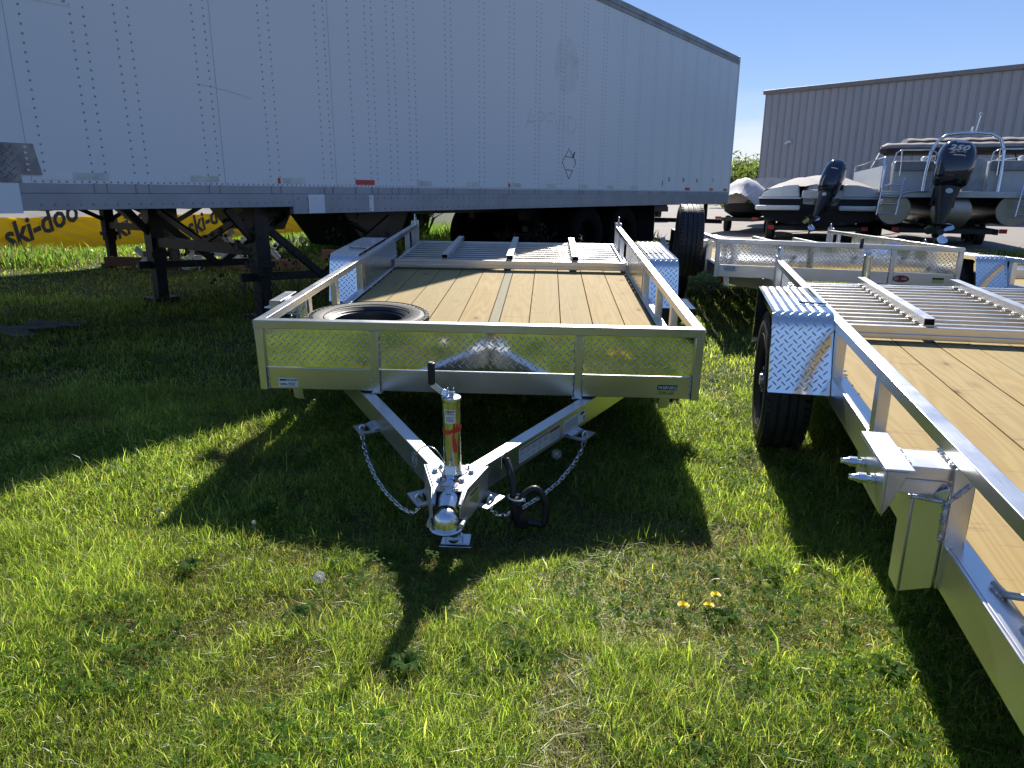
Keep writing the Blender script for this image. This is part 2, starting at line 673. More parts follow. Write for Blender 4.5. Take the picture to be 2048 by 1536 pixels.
def make_trailer(name, label, pose, L=3.94, E=1.01, posts=(0.67, 1.18), fy=(1.80, 2.75), fw_=0.20, ftop=0.03, gate=(2.72, 3.90), gate_bars=(-0.54, 0.0, 0.54),
                 zoff=0.8, bracket=0.60, tongue=True, warn='2500', wheel_r=0.335, nslat=10, wheel_dz=0.0, detail=True, ring=False, group='aluminium utility trailers', narrow=None, sheet=True):
    mat = pose @ Matrix.Translation((0, 0, -zoff))
    root = thing(name, label, 'trailer', mat, group=group)
    off = (0, 0, zoff)
    zt, zb = -.225, -.332        # frame channel top/bottom
    rh, rw = .038, .046
    bev = .0022 if detail else 0
    B = lambda nm, mb, mt=M_ALU, bv=None, sm=35, **k: mb.build(nm, mt, root, sm, off, bev if bv is None else bv, **k)
    # top rails
    B('top_rail', MB().box(-E, E, 0, rw, -rh, 0))
    for s in (-1, 1):
        B('top_rail', MB().box(s * E, s * (E - rw), rw + .001, L, -rh, -.0015), M_ALU_Y)
    # corner posts + stakes on the front
    for s in (-1, 1):
        B('corner_post', MB().box(s * (E - .001), s * (E - .037), .002, .040, zb, -rh - .0005), M_ALU_Z)
    for x in (-.462, .462):
        B('stake', MB().box(x - .018, x + .018, .001, .020, zb - .004, -rh + .010 - .0005 - .010), M_ALU_Z)
    # tread plate of the front wall
    mb = MB()
    x0, x1, yf = -E + .036, E - .036, .020
    mb.box(x0, x1, yf, yf + .003, zt + .001, -rh + .004 - .0045)
    tp = B('tread_plate', mb, M_TREAD, 0)
    mb = MB()
    tread_mb(mb, lambda u, v, h: Vector((x0 + u, yf - h, zt + .002 + v)), x1 - x0, -rh - zt - .003, lw=.0062)
    mb.build('tread_lugs', M_LUG, tp, 35, off, kind='stuff')
    # frame
    B('front_frame', MB().box(-E + .037, E - .037, .014, .060, zb + .002, zt))
    for s in (-1, 1):
        mb = MB()
        xa, xb = s * (E - .002), s * (E - .010)
        mb.box(xa, xb, .0405, L - .04, zb, zt)
        mb.box(xb, s * (E - .060), .0405, L - .04, zt - .005, zt - .0005)
        mb.box(xb, s * (E - .045), .0405, L - .04, zb, zb + .006)
        B('side_frame', mb, M_ALU_Y)
    B('rear_frame', MB().box(-E + .01, E - .01, L - .04, L, zb, zt - .04))
    mb = MB()
    for i in range(6):
        y = .35 + i * (L - .6) / 5
        mb.box(-E + .012, E - .012, y, y + .04, zb + .004, zt - .052)
    B('cross_members', mb, M_ALU, 0)
    # deck planks
    if narrow is None:
        ed = [-.945, -.757, -.571, -.387, -.215, -.032, .150, .335, .520, .705, .880, .945]
        green = 10
    else:
        ed, green = narrow
    for i in range(len(ed) - 1):
        a, b = ed[i] + .0026, ed[i + 1] - .0026
        dz = random.uniform(-.0012, .0012)
        p = MB().box(a, b, .064, L - .06, zt - .050 + dz, zt - .012 + dz)
        p.build('plank', M_WOODG if i == green else M_WOOD, root, 0, off, .0018)
    # side posts
    pz = (zb, -rh - .001)
    for s in (-1, 1):
        for y in posts:
            B('side_post', MB().box(s * (E - .0015), s * (E - .040), y - .025, y + .025, *pz), M_ALU_Z)
        for y, w in ((fy[0] - .04, .05), (fy[1] + .05, .05), (L - .45, .045)):
            if y + w < L - .12:
                B('side_post', MB().box(s * (E - .0015), s * (E - .042), y - w / 2, y + w / 2, *pz), M_ALU_Z)
        # rear gate post: wide channel, a little taller
        mb = MB()
        mb.box(s * (E + .004), s * (E - .002), L - .11, L + .0, zb, .030)
        mb.box(s * (E + .004), s * (E - .050), L, L + .006, zb, .030)
        mb.box(s * (E - .0025), s * (E - .050), L - .11, L - .104, -rh - .002, .030) if False else None
        B('rear_post', mb, M_ALU_Z)
        # hitch pin of bent rod
        x, y, z = s * (E - .02), L - .05, .0
        pts = [(x, y, z - .05), (x, y, z + .05)]
        for k in range(9):
            an = math.pi - math.pi * k / 8 * 1.15
            pts.append((x + .035 * s * 0 + .0, y + .035 + .035 * math.cos(an), z + .05 + .035 * math.sin(an)))
        MB().tube(pts, .0055, 8).build('gate_pin', M_ZINC, root, 60, off)
        # inner sheet beside the wheel
        if sheet:
            B('side_sheet', MB().box(s * (E - .044), s * (E - .047), fy[0] - .01, fy[1] + .10, zt + .002, -rh + .012), M_SHEET, 0)
            rv = MB()
            for k in range(7):
                y = fy[0] + .06 + k * (fy[1] - fy[0]) / 7
                for z in (-.020, zt + .0):
                    if z > -.1:
                        rv.cyl((s * (E - .0455), y, z), (s * (E - .0515), y, z), .006, 8)
                    else:
                        rv.cyl((s * (E - .075), y, zt - .002), (s * (E - .075), y, zt + .004), .007, 8)
            rv.build('rivets', M_ZINC, root, 35, off)
        # fender, one bent sheet with lugs
        r_ = .07
        xin, xout = s * (E + .001), s * (E + fw_)
        y0, y1 = fy
        zbot = zb + .03
        prof = [(y0 - .075, zbot)]
        nseg = 6
        for k in range(nseg + 1):
            an = math.pi - (math.pi / 2) * k / nseg
            prof.append((y0 + r_ + r_ * math.cos(an), ftop - r_ + r_ * math.sin(an)))
        for k in range(nseg + 1):
            an = math.pi / 2 - (math.pi / 2) * k / nseg
            prof.append((y1 - r_ + r_ * math.cos(an), ftop - r_ + r_ * math.sin(an)))
        prof.append((y1 + .075, zbot))
        cum = [0]
        for k in range(1, len(prof)):
            cum.append(cum[-1] + math.hypot(prof[k][0] - prof[k - 1][0], prof[k][1] - prof[k - 1][1]))

        def fmap(u, v, h, prof=prof, cum=cum, xin=xin, s=s):
            k = 1
            while k < len(cum) - 1 and cum[k] < v:
                k += 1
            tt = (v - cum[k - 1]) / (cum[k] - cum[k - 1])
            ya, za = prof[k - 1]
            yb, zb_ = prof[k]
            dy, dz = yb - ya, zb_ - za
            l = math.hypot(dy, dz)
            ny, nz = -dz / l, dy / l
            return Vector((xin + s * u, ya + dy * tt + ny * h, za + dz * tt + nz * h))
        mb = MB()
        outer, inner = [], []
        for (y, z), k in zip(prof, range(len(prof))):
            c = cum[k]
            outer.append((fmap(0, min(max(c, 1e-4), cum[-1] - 1e-4), 0), fmap(abs(xout - xin), min(max(c, 1e-4), cum[-1] - 1e-4), 0)))
            inner.append((fmap(0, min(max(c, 1e-4), cum[-1] - 1e-4), -.004), fmap(abs(xout - xin), min(max(c, 1e-4), cum[-1] - 1e-4), -.004)))
        vs, fs = [], []
        for (a, b), (c, d) in zip(outer, inner):
            vs += [a, b, d, c]
        for k in range(len(outer) - 1):
            o = k * 4
            for q in range(4):
                fs.append((o + q, o + (q + 1) % 4, o + 4 + (q + 1) % 4, o + 4 + q))
        if s > 0:
            fs = [f[::-1] for f in fs]
        mb.add(vs, fs)
        # turned-down lip on the wheel side
        lip = []
        for k in range(1, len(prof) - 1):
            lip.append(prof[k])
        mb2 = MB()
        vs, fs = [], []
        for (y, z) in [prof[0]] + lip + [prof[-1]]:
            zz = max(z - .03, zbot) if k else z
            yc = (y0 + y1) / 2
            yi = y + (.03 if y < yc else -.03) * (1 if z < ftop - r_ * .3 else 0)
            vs += [(xout - s * .001, y, z), (xout - s * .001, yi, zz if z > ftop - r_ else z)]
        for k in range(len(vs) // 2 - 1):
            fs.append((2 * k, 2 * k + 2, 2 * k + 3, 2 * k + 1))
        mb.add(vs, fs)
        fe = B('fender', mb, M_TREAD, 0)
        mb = MB()
        tread_mb(mb, fmap, fw_, cum[-1], pitch=.036, lw=.0064)
        mb.build('tread_lugs', M_LUG, fe, 35, off, kind='stuff')
        # black zip tie / wire tail lying on the fender
        if s < 0 or True:
            q = MB()
            yy = y0 + .24
            q.tube([(xin - s * .002, yy + .01, ftop + .006), (xin + s * .05, yy, ftop + .009), (xin + s * .10, yy + .008, ftop + .008)], .004, 6)
            for k in range(7):
                an = k * .9
                q.tube([(xin + s * .10, yy + .008, ftop + .008), (xin + s * (.115 + .012 * math.cos(an)), yy + .014 * math.sin(an), ftop + .008 + .008 * (k % 2))], .0018, 4)
            q.build('light_wire', M_BLACKP, fe, 60, off)
        # wheel
        yc = (y0 + y1) / 2
        wc = Vector((s * (E + fw_ * .5 + .01), yc, 0))
        wz = (pose @ Vector((wc.x, wc.y, 0))).z
        czl = (wheel_r - .01 - wz)
        m = Matrix.Translation((wc.x, wc.y, czl)) @ Matrix.Rotation(R(90) * s, 4, 'Y')
        build_wheel(root, m, wheel_r, .20 if fw_ > .22 else .175, .195, off, 'wheel')
    # axle
    B('axle', MB().box(-E - .02, E + .02, yc - .03, yc + .03, czl - .03, czl + .03), M_ZINC, 0)
    # gate folded flat over the deck
    g0, g1 = gate
    zg = zt + .012
    gw = E - .062
    g = MB()
    g.box(-gw, gw, g0, g0 + .038, zg, zg + .055)
    g.box(-gw, gw, g0 - .012, g0 + .0, zg - .008, zg + .018)
    g.box(-gw, gw, g1 - .03, g1, zg + .01, zg + .048)
    for s in (-1, 1):
        g.box(s * gw, s * (gw - .022), g0 + .039, g1 - .031, zg + .012, zg + .046)
    gate_o = B('ramp_gate', g)
    ys = [g0 + .075 + (g1 - g0 - .13) * i / (nslat - 1) for i in range(nslat)]
    sl = MB().box(-gw + .024, gw - .024, -.013, .013, 0, .018)
    sm = sl.mesh('slat', M_ALU, 35)
    for y in ys:
        o = link('slat', sm, gate_o, bev)
        o.location = (0, y, zg + .022 + zoff)
    for x in gate_bars:
        b = MB()
        ya, yb = g0 + .052, g1 + .05
        # hollow bar, open toward the front
        b.box(x - .026, x + .026, ya, yb, zg + .056 + .034, zg + .056 + .037)
        b.box(x - .026, x + .026, ya, yb, zg + .056, zg + .059)
        b.box(x - .026, x - .0235, ya, yb, zg + .0585, zg + .0905)
        b.box(x + .0235, x + .026, ya, yb, zg + .0585, zg + .0905)
        bar = b.build('gate_bar', M_ALU_Y, gate_o, 35, off)
        MB().box(x - .023, x + .023, ya + .012, ya + .014, zg + .0595, zg + .0895).build('end_plug', M_DARKIN, bar, 0, off)
        wl = MB()
        for y in ys:
            for sg in (-1, 1):
                wl.tube([(x + sg * .026, y - .008, zg + .048), (x + sg * .034, y, zg + .052), (x + sg * .040, y + .006, zg + .043)], [.006, .0055, .003], 6)
        wl.build('weld_beads', M_WELD, bar, 60, off, kind='stuff')
    wl = MB()
    for y in ys:
        for s in (-1, 1):
            wl.tube([(s * (gw - .02), y - .006, zg + .043), (s * (gw - .03), y, zg + .044), (s * (gw - .038), y, zg + .040)], [.006, .005, .003], 6)
    wl.build('weld_beads', M_WELD, gate_o, 60, off, kind='stuff')
    # welds of the front wall
    wl = MB()
    for s in (-1, 1):
        weld(wl, (s * (E - .041), .012, zb + .004), (s * (E - .041), .012, zt + .003))
    for x in (-.462, .462):
        for sg in (-1, 1):
            weld(wl, (x + sg * .0215, .012, zb), (x + sg * .0215, .012, zt + .0))
            for k in range(4):
                z = zt + .02 + k * .04
                weld(wl, (x + sg * .020, .017, z), (x + sg * .020, .017, z + .012), .0028, .005)
        weld(wl, (x - .02, .001, -rh - .002), (x + .02, .001, -rh - .002), .003, .006)
        weld(wl, (x - .022, .004, zb - .004), (x + .022, .004, zb - .004), .005, .007, .002)
    for s in (-1, 1):
        for y in posts:
            weld(wl, (s * (E - .0), y + .027, zb + .01), (s * (E - .0), y + .027, zt - .002), .0045)
        weld(wl, (s * (E - .0), fy[0] - .012, zb + .01), (s * (E - .0), fy[0] - .012, zt - .002), .005)
        weld(wl, (s * E, .001, -rh + .002), (s * E, .001, -.003), .002)
    wl.build('weld_beads', M_WELD, root, 60, off, kind='stuff')
    # step / spare carrier bracket
    if bracket:
        y = bracket
        mb = MB()
        # big post: C shape 0.18 long
        mb.box(-E - .004, -E + .040, y, y + .008, zb - .002, -rh - .001)
        mb.box(-E - .004, -E - .010, y + .0085, y + .17, zb - .002, -.085)
        mb.prism([(-E - .010, y + .001, zb - .002), (-E - .010, y + .001, -.085), (-E - .062, y + .045, -.135), (-E - .062, y + .045, zb - .045)], (0, .006, 0))
        mb.box(-E - .068, -E - .062, y + .045, y + .12, zb - .045, -.135)
        B('carrier_post', mb, M_ALU_Z)
        arm = MB()
        arm.box(-E - .130, -E + .020, y + .022, y + .135, -.078, -.052 + .004)
        arm.box(-E - .130, -E + .020, y + .022, y + .028, -.115, -.0785)
        B('carrier_arm', arm)
        pl = MB()
        pl.box(-E - .150, -E - .088, y - .055 + .03, y + .225, -.047, -.041)
        pl.box(-E - .150, -E - .144, y - .055 + .03, y + .225, -.150, -.0475)
        pl.prism([(-E - .143, y - .02, -.048), (-E - .143, y - .02, -.16), (-E - .120, y - .02, -.11), (-E - .100, y - .02, -.048)], (0, .005, 0))
        plate = B('carrier_plate', pl)
        for yy in (y + .045, y + .145):
            q = MB()
            q.cyl((-E - .150, yy, -.095), (-E - .205, yy, -.095), .0065, 10)
            q.cyl((-E - .151, yy, -.095), (-E - .160, yy, -.095), .013, 6)
            q.cyl((-E - .168, yy, -.095), (-E - .186, yy, -.095), .0125, 6)
            q.cyl((-E - .186, yy, -.095), (-E - .200, yy, -.095), .010, 12, .006)
            q.build('stud_and_nut', M_ZINC, plate, 35, off)
        wl = MB()
        weld(wl, (-E - .088, y + .03, -.046), (-E - .088, y + .13, -.046), .005)
        weld(wl, (-E + .002, y + .022, -.046), (-E + .004, y + .135, -.044), .007, .008, .002)
        weld(wl, (-E - .08, y + .020, -.118), (-E - .012, y + .006, -.120), .006, .008, .001)
        weld(wl, (-E - .012, y - .002, -.120), (-E - .012, y - .002, -.215), .008, .008, .001)
        weld(wl, (-E - .012, y - .002, -.120), (-E + .030, y - .002, -.070), .006, .008, .001)
        weld(wl, (-E + .043, y + .000, zb + .01), (-E + .043, y + .000, zt - .005), .009, .012, .001)
        wl.build('weld_beads', M_WELD, plate, 60, off, kind='stuff')
    # marker light brackets under the corners
    for s in (-1, 1):
        xo = s * .905
        mb = MB()
        y = .12
        mb.prism([(xo, y, zb - .001), (xo - s * .045, y, zb - .001), (xo - s * .055, y, zb - .088), (xo - s * .012, y, zb - .082)], (0, .003, 0))
        mb.prism([(xo, y + .003, zb - .001), (xo - s * .010, y + .003, zb - .082), (xo + s * .022, y + .075, zb - .066), (xo + s * .022, y + .075, zb - .001)], (s * .003, 0, 0))
        br = B('light_bracket', mb, M_ALU, 0)
        c = Vector((xo + s * .013, y + .038, zb - .038))
        ax = Vector((s, -.45, 0)).normalized()
        q = MB().cyl(c - ax * .004, c + ax * .008, .030, 18)
        q.build('lamp_housing', M_BLACKP, br, 35, off)
        m = basis(ax.cross(Vector((0, 0, 1))), Vector((0, 0, 1)), ax, c + ax * .008)
        MB().lathe([(.0225, 0), (.020, .006), (.012, .010), (.0005, .011)], m, 18).build('lens', M_AMBER, br, 60, off)
    if ring:
        q = MB()
        xx, y = -E + .052, .40
        q.tube([(xx - .006, y + .05, zt + .004), (xx - .002, y + .01, zt + .006), (xx, y, zt + .010), (xx + .008, y - .012, zt + .016), (xx + .02, y - .02, zt + .02), (xx + .04, y - .03, zt + .034), (xx + .06, y - .05, zt + .034), (xx + .065, y - .085, zt + .030), (xx + .04, y - .10, zt + .016),
                (xx + .01, y - .10, zt + .008), (xx, y - .11, zt + .006), (xx - .004, y - .15, zt + .004)], .0075, 10)
        tr_ = q.build('tie_down_ring', M_CAST, root, 60, off)
        wl = MB()
        weld(wl, (xx - .014, y + .04, zt + .002), (xx - .008, y - .0, zt + .002), .006, .008)
        weld(wl, (xx - .010, y - .10, zt + .002), (xx - .010, y - .15, zt + .002), .006, .008)
        wl.build('weld_beads', M_WELD, tr_, 60, off)
    return root, off, B, (zt, zb, rh, E)


def add_tongue(root, off, B, dims, detail=True, jack_x=-.003):
    zt, zb, rh, E = dims
    z0 = zb - .006
    # A-frame beams
    bw, bh = .052, .100
    noseY = -1.02
    for s in (-1, 1):
        a = Vector((s * .037, -.78, z0 - bh / 2))
        b = Vector((s * .850, .591, z0 - bh / 2))
        B('tongue_beam', MB().beam(a, b, bw, bh))
    # coupler: folded plate over the nose
    zc = z0 + .002
    c = MB()
    top = [(-.100, -.735, zc), (.100, -.735, zc), (.092, -.775, zc), (.050, -.912, zc), (.044, -.93, zc), (-.044, -.930, zc), (-.050, -.912, zc), (-.092, -.775, zc)]
    c.prism(top, (0, 0, .005))
    for s in (-1, 1):
        pts = [(s * .112, -.735, zc + .004), (s * .056, -.915, zc + .004), (s * .044, -1.00, zc - .018), (s * .044, -1.00, zc - .060), (s * .060, -.93, zc - .105), (s * .112, -.735, zc - .105)]
        a_, b_ = Vector(pts[0]), Vector(pts[1])
        c.prism(pts, (s * .004, 0, 0))
        # rounded shoulder between top plate and cheek
        c.tube([(s * .103, -.740, zc - .002), (s * .050, -.912, zc - .002), (s * .044, -.99, zc - .018)], [.0100, .0090, .007], 10)
        # flared lower lip
        c.tube([(s * .070, -.885, zc - .104), (s * .056, -.945, zc - .088), (s * .054, -1.00, zc - .074), (s * .052, -1.03, zc - .070)], [.006, .008, .009, .009], 8)
    cp = B('coupler', c, M_CAST, .0)
    # nose channel + ball socket
    d = MB()
    prof = []
    for k in range(9):
        an = math.pi * k / 8
        prof.append((.043 * math.cos(an), .028 * math.sin(an)))
    ys = [-.885, -.915, -.955, -.985]
    zs = [zc + .006, zc + .000, zc - .014, zc - .028]
    sc = [.96, 1.0, 1.0, 1.0]
    vs, fs = [], []
    for y, z, q in zip(ys, zs, sc):
        for (px, pz) in prof:
            vs.append((px * q, y, z - .026 + pz * 1.25))
    for i in range(3):
        for k in range(8):
            fs.append((i * 9 + k, i * 9 + k + 1, (i + 1) * 9 + k + 1, (i + 1) * 9 + k))
    d.add(vs, fs)
    dm = Matrix.Translation((0, -.998, zc - .068))
    dome = [(.0005, .043)] + [(.043 * math.sin(R(a)), .043 * math.cos(R(a))) for a in (15, 30, 45, 60, 75, 90)] + [(.044, -.014), (.052, -.018), (.056, -.024), (.053, -.030), (.042, -.031)]
    d.lathe(dome[::-1], dm, 32)
    d.build('ball_socket', M_ZINC, cp, 40, off)
    # latch lever
    q = MB()
    q.prism([(-.017, -.885, zc + .038), (.017, -.885, zc + .038), (.019, -.875, zc + .068), (-.019, -.875, zc + .068)], (0, .006, 0))
    q.prism([(-.010, -.915, zc + .010), (.010, -.915, zc + .010), (.012, -.885, zc + .040), (-.012, -.885, zc + .040)], (0, .010, 0))
    q.prism([(-.012, -.945, zc + .000), (.012, -.945, zc + .000), (.010, -.915, zc + .012), (-.010, -.915, zc + .012)], (0, .008, .004))
    q.cyl((0, -.875, zc + .066), (0, -.870, zc + .084), .005, 8)
    q.build('latch_lever', M_ZINC, cp, 40, off, .001)
    q = MB()
    q.tube([(-.036, -.90, zc + .016), (-.032, -.885, zc + .032), (.0, -.895, zc + .028), (.030, -.895, zc + .028), (.036, -.905, zc + .016), (.026, -.915, zc + .010), (-.026, -.915, zc + .012), (-.036, -.90, zc + .016)], .0020, 6)
    q.cyl((.018, -.897, zc + .022), (.034, -.897, zc + .022), .0045, 8)
    q.build('latch_pin', simple('copper_wire', (.55, .22, .12), .35, 1), cp, 60, off)
    # bolts
    for (x, y) in ((-.066, -.792), (.062, -.792), (-.040, -.858), (.036, -.858), (-.050, -.755), (.045, -.755)):
        q = MB()
        big = y < -.77
        q.cyl((x, y, zc + .005), (x, y, zc + .0075), .0155 if big else .011, 16)
        q.cyl((x, y, zc + .0075), (x, y, zc + .0165), .0100 if big else .0075, 6)
        q.build('bolt', M_ZINC, cp, 35, off)
    # V shaped edge of the welded jack collar
    q = MB()
    for s in (-1, 1):
        q.beam((s * .002, -.872, zc + .0065), (s * .060, -.765, zc + .0065), .0035, .003)
    q.build('collar_edge', M_BLACKM, cp, 0, off)
    # jack
    jx, jy = jack_x, -.800
    J = MB()
    J.cyl((jx, jy, zc - .14), (jx, jy, -.052), .0302, 28)
    jk = J.build('jack_tube', M_ZINCY, root, 50, off)
    cpk = MB()
    cpk.lathe([(.0005, .007), (.028, .007), (.033, .004), (.0335, -.004), (.031, -.010)][::-1], Matrix.Translation((jx, jy, -.050)), 28)
    cpk.build('jack_cap', M_ZINC, jk, 50, off)
    q = MB()
    q.cyl((jx, jy, zc + .002), (jx, jy, zc + .016), .036, 28)
    q.cyl((jx, jy, zc + .016), (jx, jy, zc + .022), .033, 28)
    q.build('jack_collar', M_ZINC, jk, 50, off)
    # inner leg down to the ground, foot
    g = MB()
    gz = -1.0
    mw = root.matrix_world
    # world z of jack foot
    loc = Vector((jx, jy, zc - .2 + off[2]))
    wz = (mw @ loc).z
    zfoot = (zc - .2) - wz - .012
    g.cyl((jx, jy, zc - .13), (jx, jy, zfoot), .0255, 24)
    g.build('jack_leg', M_ZINC, jk, 50, off)
    q = MB()
    q.box(jx - .045, jx + .060, jy - .036, jy + .036, zfoot - .004, zfoot + .003)
    q.prism([(jx - .050, jy - .042, zfoot - .004), (jx + .068, jy - .042, zfoot - .004), (jx + .058, jy - .046, zfoot - .035), (jx - .044, jy - .046, zfoot - .035)], (0, .004, 0))
    q.cyl((jx, jy, zfoot), (jx, jy, zfoot + .018), .034, 24)
    q.build('jack_foot', M_ZINC, jk, 35, off, .002)
    # crank
    k = MB()
    for sx in (-.010, .010):
        k.cyl((jx - .002 + sx - .002, jy, -.030), (jx - .002 + sx + .002, jy, -.030), .018, 18)
        k.box(jx - .002 + sx - .002, jx - .002 + sx + .002, jy - .012, jy + .012, -.050, -.030)
    k.cyl((jx - .018, jy, -.030), (jx + .014, jy, -.030), .004, 10)
    k.cyl((jx, jy, -.052), (jx, jy, -.030), .008, 10)
    # arm: folded strip going up-left
    A0, A1, A2 = Vector((jx - .008, jy - .004, -.034)), Vector((jx - .032, jy - .006, -.026)), Vector((jx - .062, jy - .008, .000))
    k.beam(A0, A1, .022, .016, (0, -1, .4))
    k.beam(A1, A2, .020, .010, (0, -1, .4))
    k.cyl(A2, A2 + Vector((-.004, 0, .010)), .006, 10)
    cr = k.build('crank_arm', M_ZINC, jk, 40, off, .0012)
    q = MB()
    hx = jx - .064
    q.lathe([(.0005, 0), (.0115, 0), (.0125, .004), (.0125, .070), (.0115, .074), (.009, .075)], Matrix.Translation((hx, jy - .008, .002)), 14)
    q.build('crank_grip', M_BLACKP, cr, 40, off)
    MB().cyl((hx, jy - .008, .075), (hx, jy - .008, .0785), .008, 12).build('grip_end', M_ZINC, cr, 40, off)
    return jk, (jx, jy, zc)


# ------------------------------------------------------------------ ground
def vnoise(x, y, seed=0):
    """cheap value noise on numpy arrays"""
    xi, yi = np.floor(x).astype(int), np.floor(y).astype(int)
    fx, fy = x - xi, y - yi
    fx, fy = fx * fx * (3 - 2 * fx), fy * fy * (3 - 2 * fy)

    def h(a, b):
        n = (a * 374761393 + b * 668265263 + seed * 2147483) & 0x7fffffff
        n = ((n ^ (n >> 13)) * 1274126177) & 0x7fffffff
        return ((n ^ (n >> 16)) & 0xffff) / 65535.0
    return (h(xi, yi) * (1 - fx) + h(xi + 1, yi) * fx) * (1 - fy) + (h(xi, yi + 1) * (1 - fx) + h(xi + 1, yi + 1) * fx) * fy


def ground_z(x, y):
    near = np.clip((14.0 - y) / 4.0, 0, 1)
    return 0.018 * (vnoise(x * 1.3, y * 1.3, 3) - .5) * near - .048 * np.exp(-((x + .2) ** 2 + (y - 2.3) ** 2) / .45)


def make_ground():
    xs = np.concatenate([[-400, -150, -60, -30], np.arange(-16, 16.01, .25), [30, 60, 150, 400]])
    ys = np.concatenate([[-60, -20, -5], np.arange(-2, 18.01, .25), [25, 40, 80, 200, 900]])
    X, Y = np.meshgrid(xs, ys)
    Z = ground_z(X, Y)
    Z[(np.abs(X) > 16) | (Y > 17) | (Y < -2)] = 0
    v = np.stack([X.ravel(), Y.ravel(), Z.ravel()], 1)
    nx, ny = len(xs), len(ys)
    f = []
    for j in range(ny - 1):
        for i in range(nx - 1):
            a = j * nx + i
            f.append((a, a + 1, a + nx + 1, a + nx))
    me = bpy.data.meshes.new('ground')
    me.from_pydata(v.tolist(), [], f)
    t = NT('lawn_soil')
    c0 = t.coord()
    n1 = t.noise(c0, 1.2, 5, 0.6)
    n2 = t.noise(c0, 40, 4, 0.7)
    n3 = t.noise(c0, 9, 4, 0.6)
    c = t.ramp(n1, [(0.35, (0.030, 0.045, 0.012)), (0.62, (0.055, 0.065, 0.020)), (0.8, (0.10, 0.085, 0.040))])
    c = t.mixc(t.mul(n2, 0.8), c, (0.020, 0.022, 0.010))
    c = t.mixc(t.mul(n3, 0.3), c, (0.12, 0.10, 0.05))
    b = t.bsdf(c, 0.95, 0, t.bump(n2, 0.8, 0.02))
    me.materials.append(t.done(b.outputs[0]))
    me.polygons.foreach_set('use_smooth', [True] * len(me.polygons))
    return link('ground', me, kind='structure')


make_ground()


def make_lot():
    mb = MB()
    # paved yard behind the lawn
    mb.add([(4.2, 16.2, .06), (60, 12.0, .06), (140, 75, .06), (-6, 75, .06), (3.6, 21, .06)], [(0, 1, 2, 3, 4)])
    mb.add([(4.2, 16.2, -.2), (60, 12.0, -.2), (60, 12.0, .06), (4.2, 16.2, .06)], [(0, 1, 2, 3)])
    t = NT('sunlit_asphalt')
    c0 = t.coord()
    n1 = t.noise(c0, 0.35, 5, 0.6)
    n2 = t.noise(c0, 30, 4, 0.7)
    c = t.ramp(n1, [(0.3, (0.25, 0.22, 0.195)), (0.7, (0.31, 0.275, 0.245))])
    c = t.mixc(t.mul(n2, 0.5), c, (0.19, 0.168, 0.15))
    b = t.bsdf(c, 0.9, 0, t.bump(n2, 0.4, 0.01))
    mb.build('asphalt_lot', t.done(b.outputs[0]), None, 0, kind='structure')


make_lot()


def grass_material(nm='grass_blades', rough=0.33, spec=0.5):
    t = NT(nm)
    at = t.n('ShaderNodeAttribute')
    at.attribute_name = 'tint'
    col = at.outputs['Color']
    d = t.n('ShaderNodeBsdfPrincipled')
    t.l(col, d.inputs['Base Color'])
    d.inputs['Roughness'].default_value = rough
    try:
        d.inputs['Specular IOR Level'].default_value = spec
    except Exception:
        pass
    tr = t.n('ShaderNodeBsdfTranslucent')
    br = t.mixc(1.0, col, (2.05, 2.35, 1.1), 'MULTIPLY')
    t.l(br, tr.inputs['Color'])
    mx = t.n('ShaderNodeMixShader')
    mx.inputs[0].default_value = 0.58
    t.l(d.outputs[0], mx.inputs[1])
    t.l(tr.outputs[0], mx.inputs[2])
    return t.done(mx.outputs[0])


M_GRASS = grass_material()
M_LEAF = grass_material('broad_leaves', .7, .12)


def set_mesh(name, V, F_tri, loops_per, colors, mat, **props):
    me = bpy.data.meshes.new(name)
    nv, nf = len(V), len(F_tri)
    me.vertices.add(nv)
    me.vertices.foreach_set('co', V.astype(np.float32).ravel())
    me.loops.add(nf * 3)
    me.loops.foreach_set('vertex_index', F_tri.astype(np.int32).ravel())
    me.polygons.add(nf)
    me.polygons.foreach_set('loop_start', np.arange(0, nf * 3, 3, dtype=np.int32))
    try:
        me.polygons.foreach_set('loop_total', np.full(nf, 3, dtype=np.int32))
    except Exception:
        pass
    me.materials.append(mat)
    me.update(calc_edges=True)
    ca = me.color_attributes.new('tint', 'FLOAT_COLOR', 'POINT')
    C4 = np.ones((nv, 4), np.float32)
    C4[:, :3] = colors
    ca.data.foreach_set('color', C4.ravel())
    me.polygons.foreach_set('use_smooth', np.ones(nf, dtype=bool))
    return link(name, me, **props)


def frustum_pts(n, y0, y1, marg=.5, extra=.80):
    """points spread over the visible wedge, uniform in area"""
    out = np.zeros((0, 2))
    while len(out) < n:
        y = RNG.uniform(y0, y1, n * 2)
        X = y1 * extra + marg
        x = RNG.uniform(-X, X, n * 2)
        ok = np.abs(x) < y * extra + marg
        out = np.vstack([out, np.stack([x[ok], y[ok]], 1)])
    return out[:n]


